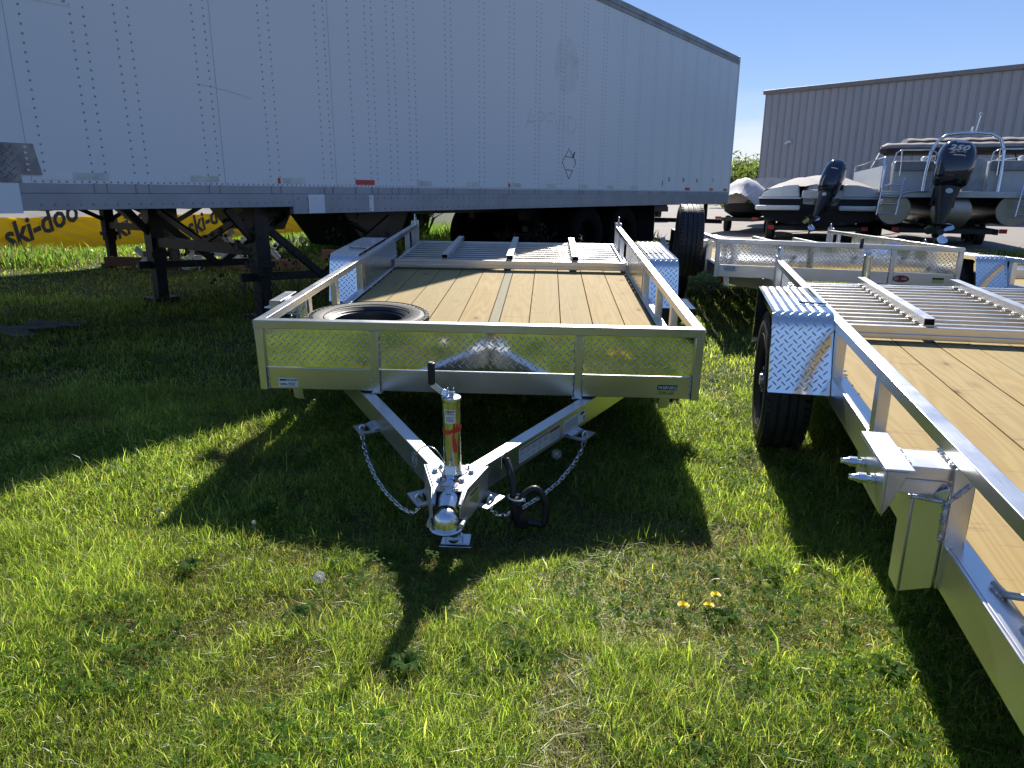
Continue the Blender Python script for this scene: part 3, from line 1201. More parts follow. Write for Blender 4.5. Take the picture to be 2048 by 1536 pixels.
def blades(P, hmean, wmean, lean=0.75, dry=0.11):
    n = len(P)
    x, y = P[:, 0], P[:, 1]
    z = ground_z(x, y)
    patch = vnoise(x * 2.2 + 7, y * 2.2, 1) * .6 + vnoise(x * 6, y * 6, 2) * .4
    dryp = vnoise(x * 1.7 + 3, y * 1.7 + 9, 5) * .55 + vnoise(x * 7, y * 7, 6) * .45
    rb = np.exp(-((x - .75) ** 2 / 1.1 + (y - 1.7) ** 2 / .9)) * .12
    dryp = dryp + rb
    h = hmean * (0.35 + 1.0 * patch) * RNG.uniform(.45, 1.5, n) * np.where(RNG.uniform(0, 1, n) < .10, 1.5, 1.0)
    h *= np.where(dryp > .64, .72, 1.0)
    w = wmean * RNG.uniform(.6, 1.4, n)
    az = RNG.uniform(0, 2 * np.pi, n)
    ln = np.abs(RNG.normal(0, lean, n)) + .12
    ln = np.where(dryp > .64, ln * 1.5, ln)
    dx, dy = np.cos(az), np.sin(az)
    fa = RNG.uniform(0, 2 * np.pi, n)
    px, py = np.cos(fa), np.sin(fa)
    V = np.zeros((n, 5, 3))
    b = np.stack([x, y, z - .004], 1)
    side = np.stack([px, py, np.zeros(n)], 1) * (w / 2)[:, None]
    m1 = b + np.stack([dx * h * ln * .32, dy * h * ln * .32, h * .55], 1)
    t1 = b + np.stack([dx * h * ln * 1.0, dy * h * ln * 1.0, h * np.clip(1.0 - ln * .35, .25, 1)], 1)
    V[:, 0] = b - side
    V[:, 1] = b + side
    V[:, 2] = m1 - side * .8
    V[:, 3] = m1 + side * .8
    V[:, 4] = t1
    base = (np.arange(n) * 5)[:, None]
    T = np.array([[0, 1, 3], [0, 3, 2], [2, 3, 4]])
    F = (base[:, :, None] + T[None]).reshape(-1, 3)
    g = RNG.uniform(0, 1, n)
    c0 = np.array([.065, .100, .020])
    c1 = np.array([.270, .340, .065])
    c2 = np.array([.44, .46, .13])
    col = c0 + (c1 - c0) * g[:, None]
    k = (RNG.uniform(0, 1, n) < .25)
    col[k] = c2 * RNG.uniform(.8, 1.1, (k.sum(), 1))
    prob = dry + np.clip((dryp - .60) * 2.6, 0, .40)
    dr = RNG.uniform(0, 1, n) < prob
    col[dr] = np.array([.30, .23, .12]) * RNG.uniform(.5, 1.15, (dr.sum(), 1))
    col *= (.75 + .5 * vnoise(x * 3, y * 3, 8))[:, None]
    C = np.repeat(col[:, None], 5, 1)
    C[:, :2] *= .5  # thatch-dark feet, with the shade between blades put into the tint
    C[:, 4] *= 1.25  # young tips lighter, with sunlit brightness put into the tint
    return V.reshape(-1, 3), F, C.reshape(-1, 3)


def make_grass():
    Vs, Fs, Cs = [], [], []
    o = 0
    zones = [(330000, .75, 2.3, .052, .0021), (250000, 2.3, 4.2, .052, .0030), (110000, 4.2, 8.0, .055, .006), (60000, 8.0, 13.0, .050, .010), (26000, 13.0, 17.0, .10, .018)]
    for n, y0, y1, h, w in zones:
        P = frustum_pts(n, y0, y1)
        if y1 > 14:
            k = ~((P[:, 0] > 3.6) & (P[:, 1] > 15.8))
            P = P[k]
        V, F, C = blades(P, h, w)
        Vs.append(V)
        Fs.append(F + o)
        Cs.append(C)
        o += len(V)
    # tall single blades
    P = frustum_pts(9000, .8, 6.0)
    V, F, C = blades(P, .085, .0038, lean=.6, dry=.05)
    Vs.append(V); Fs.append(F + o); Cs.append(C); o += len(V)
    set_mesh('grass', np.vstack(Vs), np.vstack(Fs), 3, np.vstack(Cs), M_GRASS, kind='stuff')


make_grass()


def make_clover():
    """three leaved clover and small broad weeds mixed in the lawn"""
    n = 15000
    P = frustum_pts(n * 3, .8, 5.0)
    d = vnoise(P[:, 0] * 2.5, P[:, 1] * 2.5, 21)
    P = P[d > .46][:n]
    n = len(P)
    V, F, C = [], [], []
    o = 0
    x, y = P[:, 0], P[:, 1]
    z = ground_z(x, y) + RNG.uniform(.015, .045, n)
    for leaf in range(3):
        a = RNG.uniform(0, 2 * np.pi, n) if leaf == 0 else a + 2 * np.pi / 3
        r = RNG.uniform(.006, .011, n) if leaf == 0 else r
        tilt = RNG.uniform(-.4, .6, n)
        ca, sa = np.cos(a), np.sin(a)
        pts = []
        for (u, v) in ((0, 0), (.7, -.55), (1.5, -.5), (1.75, 0), (1.5, .5), (.7, .55)):
            pts.append(np.stack([x + r * (u * ca - v * sa), y + r * (u * sa + v * ca), z + r * u * tilt], 1))
        pts = np.stack(pts, 1)
        base = (np.arange(n) * 6)[:, None] + o
        T = np.array([[0, 1, 2], [0, 2, 3], [0, 3, 4], [0, 4, 5]])
        F.append((base[:, :, None] + T[None]).reshape(-1, 3))
        V.append(pts.reshape(-1, 3))
        g = RNG.uniform(.7, 1.25, n)
        C.append(np.repeat((np.array([.085, .165, .028]) * g[:, None])[:, None], 6, 1).reshape(-1, 3))
        o += n * 6
    set_mesh('clover', np.vstack(V), np.vstack(F), 3, np.vstack(C), M_LEAF, kind='stuff')


make_clover()


def leaf_rosette(name, label, cx, cy, n=9, L=.09, w=.018, seed=1, lobed=True):
    rr = random.Random(seed)
    vs, fs, cs = [], [], []
    for i in range(n):
        a = 2 * math.pi * i / n + rr.uniform(-.25, .25)
        l = L * rr.uniform(.7, 1.15)
        ca, sa = math.cos(a), math.sin(a)
        o = len(vs)
        m = 8
        for k in range(m + 1):
            t = k / m
            ww = w * math.sin(math.pi * min(1, t * .92 + .06)) * (1 + (.45 if lobed and k % 2 else -.3 if lobed else 0)) + .001
            zz = .004 + l * (1.3 * t - 1.1 * t * t) + .010
            for sgn in (-1, 0, 1):
                vs.append((cx + ca * l * t - sa * ww * sgn, cy + sa * l * t + ca * ww * sgn, zz + (.004 if sgn else 0)))
                cs.append([.060 * rr.uniform(.9, 1.1), .12, .028])
        for k in range(m):
            for q in (0, 1):
                A = o + k * 3 + q
                fs += [(A, A + 1, A + 4), (A, A + 4, A + 3)]
    o_ = set_mesh(name, np.array(vs), np.array(fs), 3, np.array(cs), M_LEAF)
    return tag(o_, label, 'weed', 'broad leaved weeds in the lawn')


# ------------------------------------------------------------------ main trailer
POSE1 = rot_pose(-0.16229, 3.05683, 0.63862, -0.04917, 0.06757, 0.00613)
NARROW1 = ([-.945, -.748, -.567, -.387, -.207, -.028, .034, .211, .397, .585, .772, .950], 5)
t1, off1, B1, dm1 = make_trailer('utility_trailer', 'aluminium utility trailer in the middle, its tongue and jack facing the viewer', POSE1,
                                 L=3.94, narrow=NARROW1, zoff=.80, fy=(1.82, 2.78), fw_=.20, ftop=.015)
jk1, (jx, jy, zc) = add_tongue(t1, off1, B1, dm1)
zt, zb, rh, E = dm1


def zipped(*a):
    return a


# stickers on the front frame
def face_m(x, y, z):
    """frame for flat print on the front face: x right, y up, normal toward the camera"""
    return basis((1, 0, 0), (0, 0, 1), (0, -1, 0), (x, y, z))


o3 = Vector(off1)
yf = .0135
side_sticker(t1, off1, face_m(-.925, yf, zb + .012), .092, .044)
st = face_m(-.925, yf - .0012, zb + .012)
T = Matrix.Translation(o3)
MB().box(.006, .038, .030, .038, 0, .0006, st).build('print_block', M_INK, t1, 0, off1)
lettering('OK TO SHIP', .0125, M_INK, t1, T @ st @ Matrix.Translation((.040, .0295, 0)), .0002, 0, .72)
lettering('UNIT#', .0125, M_INK, t1, T @ st @ Matrix.Translation((.007, .009, 0)), .0003, 0, .85)
lettering('4260', .0185, M_INK, t1, T @ st @ Matrix.Translation((.043, .010, 0)), 0.0, .3, .9)
MB().box(.040, .088, .0065, .0076, 0, .0005, st).build('rule_line', M_INK, t1, 0, off1)
st = face_m(.822, yf - .0002, zb + .018)
MB().box(0, .093, .026, .049, 0, .0008, st).build('sticker', M_INK, t1, 0, off1)
MB().box(0, .090, 0, .025, 0, .0008, st).build('sticker', M_LABELY, t1, 0, off1)
st2 = face_m(.822, yf - .0014, zb + .018)
lettering('WARNING', .0225, M_LABEL, t1, T @ st2 @ Matrix.Translation((.003, .0295, 0)), .0003, 0, .83)
lettering('2500 LBS', .0225, M_INK, t1, T @ st2 @ Matrix.Translation((.003, .0045, 0)), .0001, 0, .85)


# stickers on the tongue's side faces
def beam_face(s, dist):
    """frame on the outer face of tongue beam s at distance from the nose"""
    a = Vector((s * .037, -.78, 0))
    b = Vector((s * .850, .591, 0))
    d = (b - a).normalized()
    nrm = Vector((d.y, -d.x, 0)) * s
    p = a + d * dist + nrm * (.0262)
    x = d if s > 0 else -d
    return basis(x, (0, 0, 1), nrm, (p.x, p.y, zb - .006 - .100))


def lines_print(m, x0, x1, y0, y1, n, mat, parent, off, th=.0016):
    b = MB()
    for i in range(n):
        y = y0 + (y1 - y0) * (i + .5) / n
        xx = x0
        while xx < x1 - .002:
            w = random.uniform(.003, .010)
            w = min(w, x1 - xx)
            b.box(xx, xx + w, y - th / 2, y + th / 2, 0, .0004, m)
            xx += w + .0016
    b.build('small_print', mat, parent, 0, off)


m = beam_face(1, .312)
side_sticker(t1, off1, m @ Matrix.Translation((0, .018, 0)), .225, .062)
m2 = m @ Matrix.Translation((0, .018, .0010))
MB().box(.003, .222, .053, .060, 0, .0004, m2).build('red_band', M_INKBR, t1, 0, off1)
for k in range(5):
    x = .006 + k * .044
    lines_print(m2, x, x + .034, .026, .050, 5, M_INK, t1, off1)
    lines_print(m2, x, x + .030, .004, .022, 3, M_INK, t1, off1)
    MB().box(x + .0385, x + .0392, .003, .052, 0, .0004, m2).build('rule_line', M_INK, t1, 0, off1)
m = beam_face(1, .542)
side_sticker(t1, off1, m @ Matrix.Translation((0, .018, 0)), .085, .062)
m2 = m @ Matrix.Translation((0, .018, .0010))
MB().box(.002, .083, .046, .060, 0, .0004, m2).build('red_band', M_INKBR, t1, 0, off1)
lines_print(m2, .006, .080, .006, .042, 7, M_INK, t1, off1)
m = beam_face(1, .662)
side_sticker(t1, off1, m @ Matrix.Translation((0, .018, 0)), .20, .060)
m2 = m @ Matrix.Translation((0, .018, .0010))
lines_print(m2, .006, .125, .006, .050, 8, M_INK, t1, off1)
MB().box(.150, .185, .040, .052, 0, .0004, m2).build('print_block', M_INK, t1, 0, off1)
MB().box(.180, .190, .010, .030, 0, .0004, m2).build('print_block', M_INK, t1, 0, off1)
# round mark on the left beam
m = beam_face(-1, .235)
ringpts = [m @ Vector((.03 * math.cos(a / 24 * 2 * math.pi) * .8, .055 + .030 * math.sin(a / 24 * 2 * math.pi), .0006)) for a in range(24)]
MB().tube(ringpts, .0012, 4, closed=True).build('round_mark', M_LABEL, t1, 0, off1)
ringpts = [m @ Vector((.012 * math.cos(a / 16 * 2 * math.pi) * .8, .055 + .014 * math.sin(a / 16 * 2 * math.pi), .0006)) for a in range(16)]
MB().tube(ringpts, .0012, 4, closed=True).build('round_mark', M_LABEL, t1, 0, off1)
# yellow warning sticker on the coupler cheek
xd = Vector((.056, .18, 0)).normalized()
nm = Vector((xd.y, -xd.x, 0))
pcx = Vector((.056, -.915, zc - .084)) + nm * .0080 + xd * .012
m = basis(xd, (0, 0, 1), nm, pcx)
side_sticker(t1, off1, m, .080, .066, M_LABELY)
m2 = m @ Matrix.Translation((0, 0, .001))
lettering('WARNING', .0185, M_INK, t1, T @ m2 @ Matrix.Translation((.003, .050, 0)), .0004, 0, .80)
lines_print(m2, .004, .076, .004, .046, 8, M_INK, t1, off1, .0024)

# sticker on the jack tube (wrapped)
def wrap_sticker(parent, cx, cy, r, a0, a1, z0, z1, mat, name='sticker', off=(0, 0, 0)):
    b = MB()
    n = 10
    vs, fs = [], []
    for k in range(n + 1):
        a = a0 + (a1 - a0) * k / n
        for z in (z0, z1):
            vs.append((cx + r * math.sin(a), cy - r * math.cos(a), z))
    for k in range(n):
        fs.append((2 * k, 2 * k + 2, 2 * k + 3, 2 * k + 1))
    b.add(vs, fs)
    return b.build(name, mat, parent, 60, off)


wrap_sticker(jk1, jx, jy, .0306, -.72, .55, -.132, -.082, M_LABEL, off=off1)
wrap_sticker(jk1, jx, jy, .0309, -.62, .48, -.100, -.086, M_INKBR, 'red_band', off=off1)
for i, ch in enumerate('RAM'):
    a = -.42 + i * .36
    mm = basis((math.cos(a), math.sin(a), 0), (0, 0, 1), (math.sin(a), -math.cos(a), 0), (jx + .0312 * math.sin(a), jy - .0312 * math.cos(a), -.0985))
    lettering(ch, .0135, M_LABEL, jk1, T @ mm, .0005, 0, 1.0, .0003, 'CENTER')
for k in range(4):
    wrap_sticker(jk1, jx, jy, .0309, -.55, .38 - .06 * (k % 2), -.110 - k * .0048, -.1084 - k * .0048, M_INK, 'print_line', off=off1)

# thin wire hanging from the ribbon and a loop of cable
MB().tube([(jx + .004, jy - .0325, -.165), (jx + .005, jy - .033, -.22), (jx + .008, jy - .034, -.30), (jx + .000, jy - .05, zc + .012)], .0016, 6).build('tie_wire', M_LABEL, jk1, 60, off1)
pts = []
for k in range(17):
    t_ = k / 16
    a = math.pi * (1 - t_)
    pts.append((-.085 + .070 * math.cos(a) * 1.0, -.735 - .13 * t_, zc - .03 + .12 * math.sin(a) + (.03 * t_)))
MB().tube(pts, .0021, 6).build('breakaway_cable', M_ZINC, t1, 60, off1)

# safety chain brackets and chains
def chain_bracket(s, dist, parent):
    a = Vector((s * .037, -.78, 0))
    b = Vector((s * .850, .591, 0))
    d = (b - a).normalized()
    nrm = Vector((d.y, -d.x, 0)) * s
    z = zb - .006 - .100
    p = a + d * dist + nrm * .026
    q = MB()
    P = lambda u, w: (p + d * u + nrm * w)
    # frame of four bars around a slot
    for (u0, u1, w0, w1) in ((-.055, -.032, 0, .085), (.032, .055, 0, .085), (-.0315, .0315, 0, .028), (-.0315, .0315, .058, .085)):
        pts = [P(u0, w0), P(u1, w0), P(u1, w1), P(u0, w1)]
        q.prism([(v.x, v.y, z - .006) for v in pts], (0, 0, .006))
    o = q.build('chain_bracket', M_CAST, parent, 35, off1, 0)
    wl = MB()
    for k in range(9):
        u = -.045 + k * .011
        v0, v1 = P(u, -.001), P(u + .004, .022)
        wl.tube([(v0.x, v0.y, z + .010), ((v0.x + v1.x) / 2, (v0.y + v1.y) / 2, z + .006), (v1.x, v1.y, z + .001)], .0038, 5)
    wl.build('weld_beads', M_WELD, o, 60, off1)
    c = P(0, .060)
    # quick link / hook
    rp = []
    for k in range(14):
        an = 2 * math.pi * k / 14
        rp.append((c.x + .010 * math.cos(an) * 1.0, c.y + .006 * math.cos(an), z - .004 + .026 * math.sin(an) - .004))
    MB().tube(rp, .0055, 8, closed=True).build('quick_link', M_ZINC, o, 60, off1)
    return Vector((c.x, c.y, z - .03)), z


for s in (-1, 1):
    p_far, z_ = chain_bracket(s, .745, t1)
    p_near, _ = chain_bracket(s, .035, t1)
    sagz = -.66
    pts = [p_far]
    mid = [(0.05, -.035), (.2, -.060), (.4, -.078), (.6, -.086), (.8, -.082), (.93, -.06), (1.0, -.01)] if s < 0 else [(0.05, -.035), (.2, -.065), (.4, -.084), (.6, -.090), (.8, -.085), (.93, -.065), (1.0, -.01)]
    for (t_, dz) in mid:
        q = p_far.lerp(p_near, t_)
        bow = .035 * math.sin(math.pi * t_) * s
        pts.append(Vector((q.x + bow, q.y, q.z + dz * (1.0 if s < 0 else .9))))
    chain(t1, off1, pts)

# wiring harness coil at the right beam
def harness(parent, off):
    q = MB()
    ax, ay, az = .205, -.66, zb - .01

    def corr(pts, r, sub=10):
        P = [Vector(p) for p in pts]
        out, rs = [], []
        for i in range(len(P) - 1):
            p0, p1, p2, p3 = P[max(i - 1, 0)], P[i], P[i + 1], P[min(i + 2, len(P) - 1)]
            for k in range(sub):
                t = k / sub
                out.append(.5 * ((2 * p1) + (-p0 + p2) * t + (2 * p0 - 5 * p1 + 4 * p2 - p3) * t * t + (-p0 + 3 * p1 - 3 * p2 + p3) * t ** 3))
                rs.append(r * (1.0 if k % 2 else .86))
        out.append(P[-1])
        rs.append(r)
        q.tube(out, rs, 10)
    corr([(ax - .03, ay + .05, az - .02), (ax - .01, ay, az - .06), (ax, ay - .03, az - .12), (ax, ay - .04, az - .20), (ax + .02, ay - .04, az - .225), (ax + .07, ay - .04, az - .235), (ax + .115, ay - .03, az - .24), (ax + .12, ay - .02, az - .16), (ax + .085, ay - .02, az - .105), (ax + .045, ay - .03, az - .12), (ax + .02, ay - .045, az - .16)], .0145)
    for k in range(4):
        corr([(ax + .004 * k, ay - .05, az - .125), (ax + .008 + .006 * k, ay - .055 + .008 * k, az - .19), (ax + .016 + .010 * k, ay - .05, az - .245), (ax + .010 + .012 * k, ay - .05, az - .235 + .006 * k)], .012, 8)
    corr([(ax, ay - .05, az - .15), (ax - .012, ay - .06, az - .24), (ax - .02, ay - .07, az - .27), (ax - .03, ay - .08, az - .29)], .0065, 8)
    h = q.build('wiring_harness', M_BLACKP, parent, 60, off)
    z = MB()
    rp = [(ax + .012 + .030 * math.cos(a / 14 * 2 * math.pi), ay - .045 + .026 * math.sin(a / 14 * 2 * math.pi), az - .128 - .004 * math.cos(a / 14 * 2 * math.pi)) for a in range(14)]
    z.tube(rp, .0035, 5, closed=True)
    z.box(ax + .034, ax + .046, ay - .062, ay - .052, az - .136, az - .126)
    z.build('zip_tie', M_LABEL, h, 60, off)


harness(t1, off1)
# slotted plate on the right beam above the harness
m = beam_face(1, .185)
q = MB()
q.tube([m @ Vector((.052, .112, .002)), m @ Vector((.0, .098, .004))], .0018, 6)
q.tube([m @ Vector((.0, .098, .004)), m @ Vector((-.004, .05, .006))], .0018, 6)
q.build('cotter_wire', M_ZINC, t1, 60, off1)

# diamond-plate step behind the right front corner
mb = MB()
sx0, sx1, sy0, sy1 = E + .001 - .001, E + .0, 0, 0
xs0, xs1, ys0, ys1, zst = E + .004, E + .115, .78, 1.04, -.085
mb.box(xs0, xs1, ys0, ys1, zst - .003, zst)
mb.box(xs0, xs1, ys0, ys0 + .003, zst - .045, zst - .0035)
mb.prism([(xs0, ys0 + .01, zst - .004), (xs1, ys0 + .01, zst - .004), (xs0, ys0 + .01, zst - .12)], (0, .004, 0))
tread_mb(mb, lambda u, v, h: Vector((xs0 + u, ys0 + v, zst + h)), xs1 - xs0, ys1 - ys0, pitch=.036)
mb.build('side_step', M_TREAD, t1, 35, off1)

# red ribbon tied to the jack
rb = MB()
W4 = t1.matrix_world @ Matrix.Translation(off1)
vs, fs = [], []
n = 28
for k in range(n + 1):
    a = 2 * math.pi * k / n
    z = -.158 - .008 * math.cos(a + .9)
    for dz in (-.007, .007):
        vs.append(W4 @ Vector((jx + .0318 * math.sin(a), jy - .0318 * math.cos(a), z + dz)))
for k in range(n):
    fs.append((2 * k, 2 * k + 2, 2 * k + 3, 2 * k + 1))
rb.add(vs, fs)


def strip(mbx, pts, w, wd=(1, 0, 0)):
    vs, fs = [], []
    for i, p in enumerate(pts):
        ww = w[i] if isinstance(w, (list, tuple)) else w
        for sg in (-1, 1):
            vs.append(W4 @ (Vector(p) + Vector(wd) * ww / 2 * sg))
    for k in range(len(pts) - 1):
        fs.append((2 * k, 2 * k + 1, 2 * k + 3, 2 * k + 2))
    mbx.add(vs, fs)


strip(rb, [(jx + .012, jy - .035, -.166), (jx + .018, jy - .040, -.150), (jx + .024, jy - .046, -.134), (jx + .026, jy - .043, -.124)], [.006, .018, .014, .009], (.9, -.2, .3))
strip(rb, [(jx + .026, jy - .040, -.124), (jx + .020, jy - .036, -.142), (jx + .010, jy - .034, -.164)], [.009, .010, .006], (.9, .2, .3))
strip(rb, [(jx + .010, jy - .036, -.164), (jx + .011, jy - .040, -.185), (jx + .015, jy - .043, -.205), (jx + .016, jy - .042, -.232)], [.006, .013, .018, .015], (1, -.15, 0))
ob = rb.build('ribbon', M_RIBBON, None, 60)
tag(ob, 'bright red ribbon tied round the jack tube of the middle trailer', 'ribbon')

# ------------------------------------------------------------------ right trailer
POSE2 = rot_pose(1.80024, 0.58221, 0.66774, -0.24983, 0.01904, -0.00826)
t2, off2, B2, dm2 = make_trailer('utility_trailer', 'nearest aluminium utility trailer, at the right edge, with two bracket studs on its side', POSE2,
                                 L=4.52, posts=(1.34,), fy=(2.10, 2.95), fw_=.245, ftop=.025, gate=(2.88, 4.50), gate_bars=(-.41, .19, .66), nslat=13, bracket=.60, zoff=.72, ring=True)


def lying_tyre(label, pose, c, group='spare tyres lying on trailer decks'):
    W = pose @ Matrix.Translation((c[0], c[1], dm1[0] - .012))
    r = thing('spare_tyre', label, 'tyre', W, group=group)
    build_wheel(r, Matrix.Translation((0, 0, .078)), .318, .155, .19, name='tyre', dish=-.55)
    return r


lying_tyre('spare tyre on black rim lying on the pine deck behind the treadplate front wall', POSE1, (-.613, .49))
lying_tyre('spare tyre at the right edge lying on the deck beside the tie-down ring', POSE2, (-.565, .45))

# ------------------------------------------------------------------ trailers behind
POSE3 = rot_pose(2.7888, 6.0908, 0.8058, -.1512, -.0120, .0224)
t3, off3, B3, dm3 = make_trailer('utility_trailer', 'aluminium utility trailer behind, with red oval badge on its front frame', POSE3,
                                 L=3.94, zoff=.85, fy=(1.80, 2.75), fw_=.22, ftop=-.02)
add_tongue(t3, off3, B3, dm3)
T3 = Matrix.Translation(Vector(off3))
st = face_m(.55, .0133, zb + .052)
ring_ = [st @ Vector((.068 * math.cos(a / 32 * 2 * math.pi), .030 * math.sin(a / 32 * 2 * math.pi), 0)) for a in range(32)]
b = MB()
b.prism(ring_, (0, -.001, 0))
b.build('oval_badge', simple('maroon_badge', (.28, .03, .03), .4), t3, 0, off3)
lines_print(face_m(.50, .0120, zb + .052), -.005, .03, -.014, .016, 3, M_LABEL, t3, off3, .004)
lines_print(face_m(.55, .0120, zb + .052), .005, .045, -.010, .012, 2, M_LABEL, t3, off3, .004)
st = face_m(.80, .0133, zb + .028)
MB().box(0, .09, .03, .046, 0, .001, st).build('sticker', M_INK, t3, 0, off3)
MB().box(0, .09, 0, .029, 0, .001, st).build('sticker', M_LABELY, t3, 0, off3)
st = face_m(-.93, .0133, zb + .052)
MB().box(0, .11, 0, .046, 0, .001, st).build('sticker', M_LABEL, t3, 0, off3)
lines_print(face_m(-.93, .0120, zb + .052), .006, .10, .004, .044, 3, M_INK, t3, off3, .006)

sp = thing('mounted_spare_tyre', 'spare tyre standing upright on side carrier, its tread lit at the top', 'tyre', POSE3 @ Matrix.Translation((-1.19, .74, -.06)))
build_wheel(sp, Matrix.Rotation(R(-90), 4, 'Y'), .345, .225, .19, name='tyre', dish=.3)

POSE4 = rot_pose(4.93, 4.02, 0.76, -.13, -.0271, .0)
t4, off4, B4, dm4 = make_trailer('utility_trailer', 'mostly hidden aluminium utility trailer, only its shiny fender and dark wheel at the right edge', POSE4,
                                 L=3.5, posts=(1.0,), zoff=.8, fy=(1.80, 2.70), fw_=.25, ftop=.0, bracket=0, gate=(2.6, 3.4))

#PART2
# ------------------------------------------------------------------ semi trailers
SD = Vector((math.cos(0.95326), math.sin(0.95326), 0))
SN = Vector((-SD.y, SD.x, 0))
SB = Vector((4.839, 16.294, 0))


def semi(name, label, perp, detail, gear_s, tandem, s_front, s_rear=0.0, top=4.03):
    # local x runs forward along the body, y toward the viewer's side, z up
    m = basis(-SD, -SN, (0, 0, 1), SB + SN * perp + SD * (-s_rear))
    L = s_front - s_rear
    gs = gear_s - s_rear
    root = thing(name, label, 'semi trailer', m, group='box semi trailers')
    W = 2.6
    b = MB().box(0.02, L, -W, -.004, 1.246, top - .15)
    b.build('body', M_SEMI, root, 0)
    b = MB()
    b.box(0, L + .01, -W - .006, .006, top - .1495, top)
    b.box(0, L + .01, .0065, .014, top - .09, top - .078)
    b.build('top_rail', M_SEMITOP, root, 0, bevel=.004 if detail else 0)
    b = MB()
    for y in (.004, -W):
        b.box(0, L, y - .05 if y > 0 else y - .004, y if y > 0 else y + .05, 1.18, 1.246)
    b.build('upper_side_rail', M_SEMIRAIL, root, 0, bevel=.003 if detail else 0)
    b = MB()
    nt = 11.86 - s_rear
    b.box(0, nt, -.05, .012, 1.0, 1.179)
    b.box(nt + .001, L, -.05, .012, 1.065, 1.179)
    b.box(0, L, -W - .002, -W + .05, 1.02, 1.179)
    b.build('lower_side_rail', M_SEMIRAIL, root, 0, bevel=.004 if detail else 0)
    b = MB()
    n = int(L / .35)
    b.box(.05, L - .02, -W + .06, -.06, 1.17, 1.24)
    for i in range(n):
        x = .2 + i * .35
        b.box(x, x + .05, -W + .06, -.06, 1.06, 1.169)
    b.build('cross_members', M_RUSTY, root, 0)
    b = MB()
    b.box(-.03, 0.019, -W - .01, .01, .98, top + .01)
    b.build('rear_frame', M_SEMI, root, 0, bevel=.006 if detail else 0)
    b = MB()
    b.box(-.02, .02, -W + .1, -.1, .55, .65)
    for y in (-.5, -W + .5):
        b.box(-.02, .03, y - .04, y + .04, .6, 1.0)
    b.build('rear_bumper', M_BLACKM, root, 0)
    # tandem
    b = MB()
    ta, tb = tandem
    b.box(min(ta, tb) - .8, max(ta, tb) + .8, -W + .75, -W + .87, .80, 1.05)
    b.box(min(ta, tb) - .8, max(ta, tb) + .8, -.87, -.75, .80, 1.05)
    for s in tandem:
        b.cyl((s, -.3, .51), (s, -W + .3, .51), .065, 10)
    b.box(min(ta, tb) - 1.2, min(ta, tb) - 1.17, -.72, -.06, .35, 1.05)
    b.build('suspension', M_BLACKM, root, 0)
    for s in tandem:
        for y in (-.20, -.50, -W + .20, -W + .50):
            mm = Matrix.Translation((s, y, .51)) @ Matrix.Rotation(R(-90), 4, 'X')
            build_wheel(root, mm, .51, .27, .29, name='wheel', dish=-.35 if y in (-.2,) else .2, rimmat=M_SHADERUB, rub=M_SHADERUB, blocks=False, n=36)
    # landing gear
    for y in (-.34, -W + .40) if detail else (-.38, -2.25):
        b = MB()
        b.box(gs - .075, gs + .075, y - .075, y + .075, .42, 1.1)
        b.box(gs - .058, gs + .058, y - .058, y + .058, .06, .419)
        b.box(gs - .14, gs + .14, y - .13, y + .13, 0, .06)
        b.box(gs - .10, gs + .10, y - .10, y + .10, .50, .56)
        lg = b.build('landing_leg', M_RUSTY if not detail else M_BLACKM, root, 0, bevel=.004)
        bb = MB()
        if detail:
            bb.beam((gs, y, .95), (gs - .75, y - .02, .36), .04, .07)
            bb.beam((gs - .75, y - .02, .36), (gs - 1.75, y - .02, .92), .04, .07)
            bb.beam((gs + .30, y, 1.05), (gs, y, .70), .04, .07)
            bb.beam((gs + .20, y - .03, .42), (gs - 1.20, y - .03, .36), .04, .08)
        else:
            bb.beam((gs + .75, y, 1.1), (gs, y, .72), .035, .06)
            bb.beam((gs - .75, y, 1.1), (gs, y, .72), .035, .06)
        bb.build('leg_brace', M_BLACKM, lg, 0)
    b = MB()
    y0, y1 = (-.34, -W + .40) if detail else (-.38, -2.25)
    b.beam((gs, y0, .66), (gs, y1, .66), .07, .10)
    b.beam((gs, y0, 1.05), (gs, (y0 + y1) / 2, .70), .035, .06)
    b.beam((gs, y1, 1.05), (gs, (y0 + y1) / 2, .70), .035, .06)
    b.beam((gs, y0, .60), (gs, (y0 + y1) / 2 - .3, 1.08), .035, .06) if not detail else None
    b.build('cross_brace', M_BLACKM, root, 0)
    b = MB()
    b.prism([(gs - 2.62, -.80, 1.1), (gs - 1.35, -.80, 1.1), (gs - 1.80, -.80, .56), (gs - 2.28, -.80, .56)], (0, -1.0, 0))
    b.cyl((gs - 1.55, -.79, .86), (gs - 2.05, -.79, .62), .025, 8)
    b.build('spare_carrier_box', M_BLACKM, root, 0, bevel=.01)
    b = MB()
    b.box(gs - 5.2, gs - 2.9, -1.2, -1.1, .92, 1.06)
    b.cyl((gs - 5, -.6, 1.0), (gs - 3.2, -.6, 1.0), .03, 8)
    b.build('air_lines', M_BLACKM, root, 0)
    if not detail:
        return root
    # rivets
    cols = [13.88, 13.57, 13.48, 13.27, 13.17, 12.67, 12.57, 12.07, 11.97, 11.47, 11.37, 11.08, 10.86, 10.77, 10.57, 10.47, 10.27, 10.17]
    s = 9.67
    while s > .3:
        cols += [s, s - .10]
        s -= .605
    cols += [14.5, 14.4, 15.1, 15.0]
    rv = MB()
    r_ = .0085

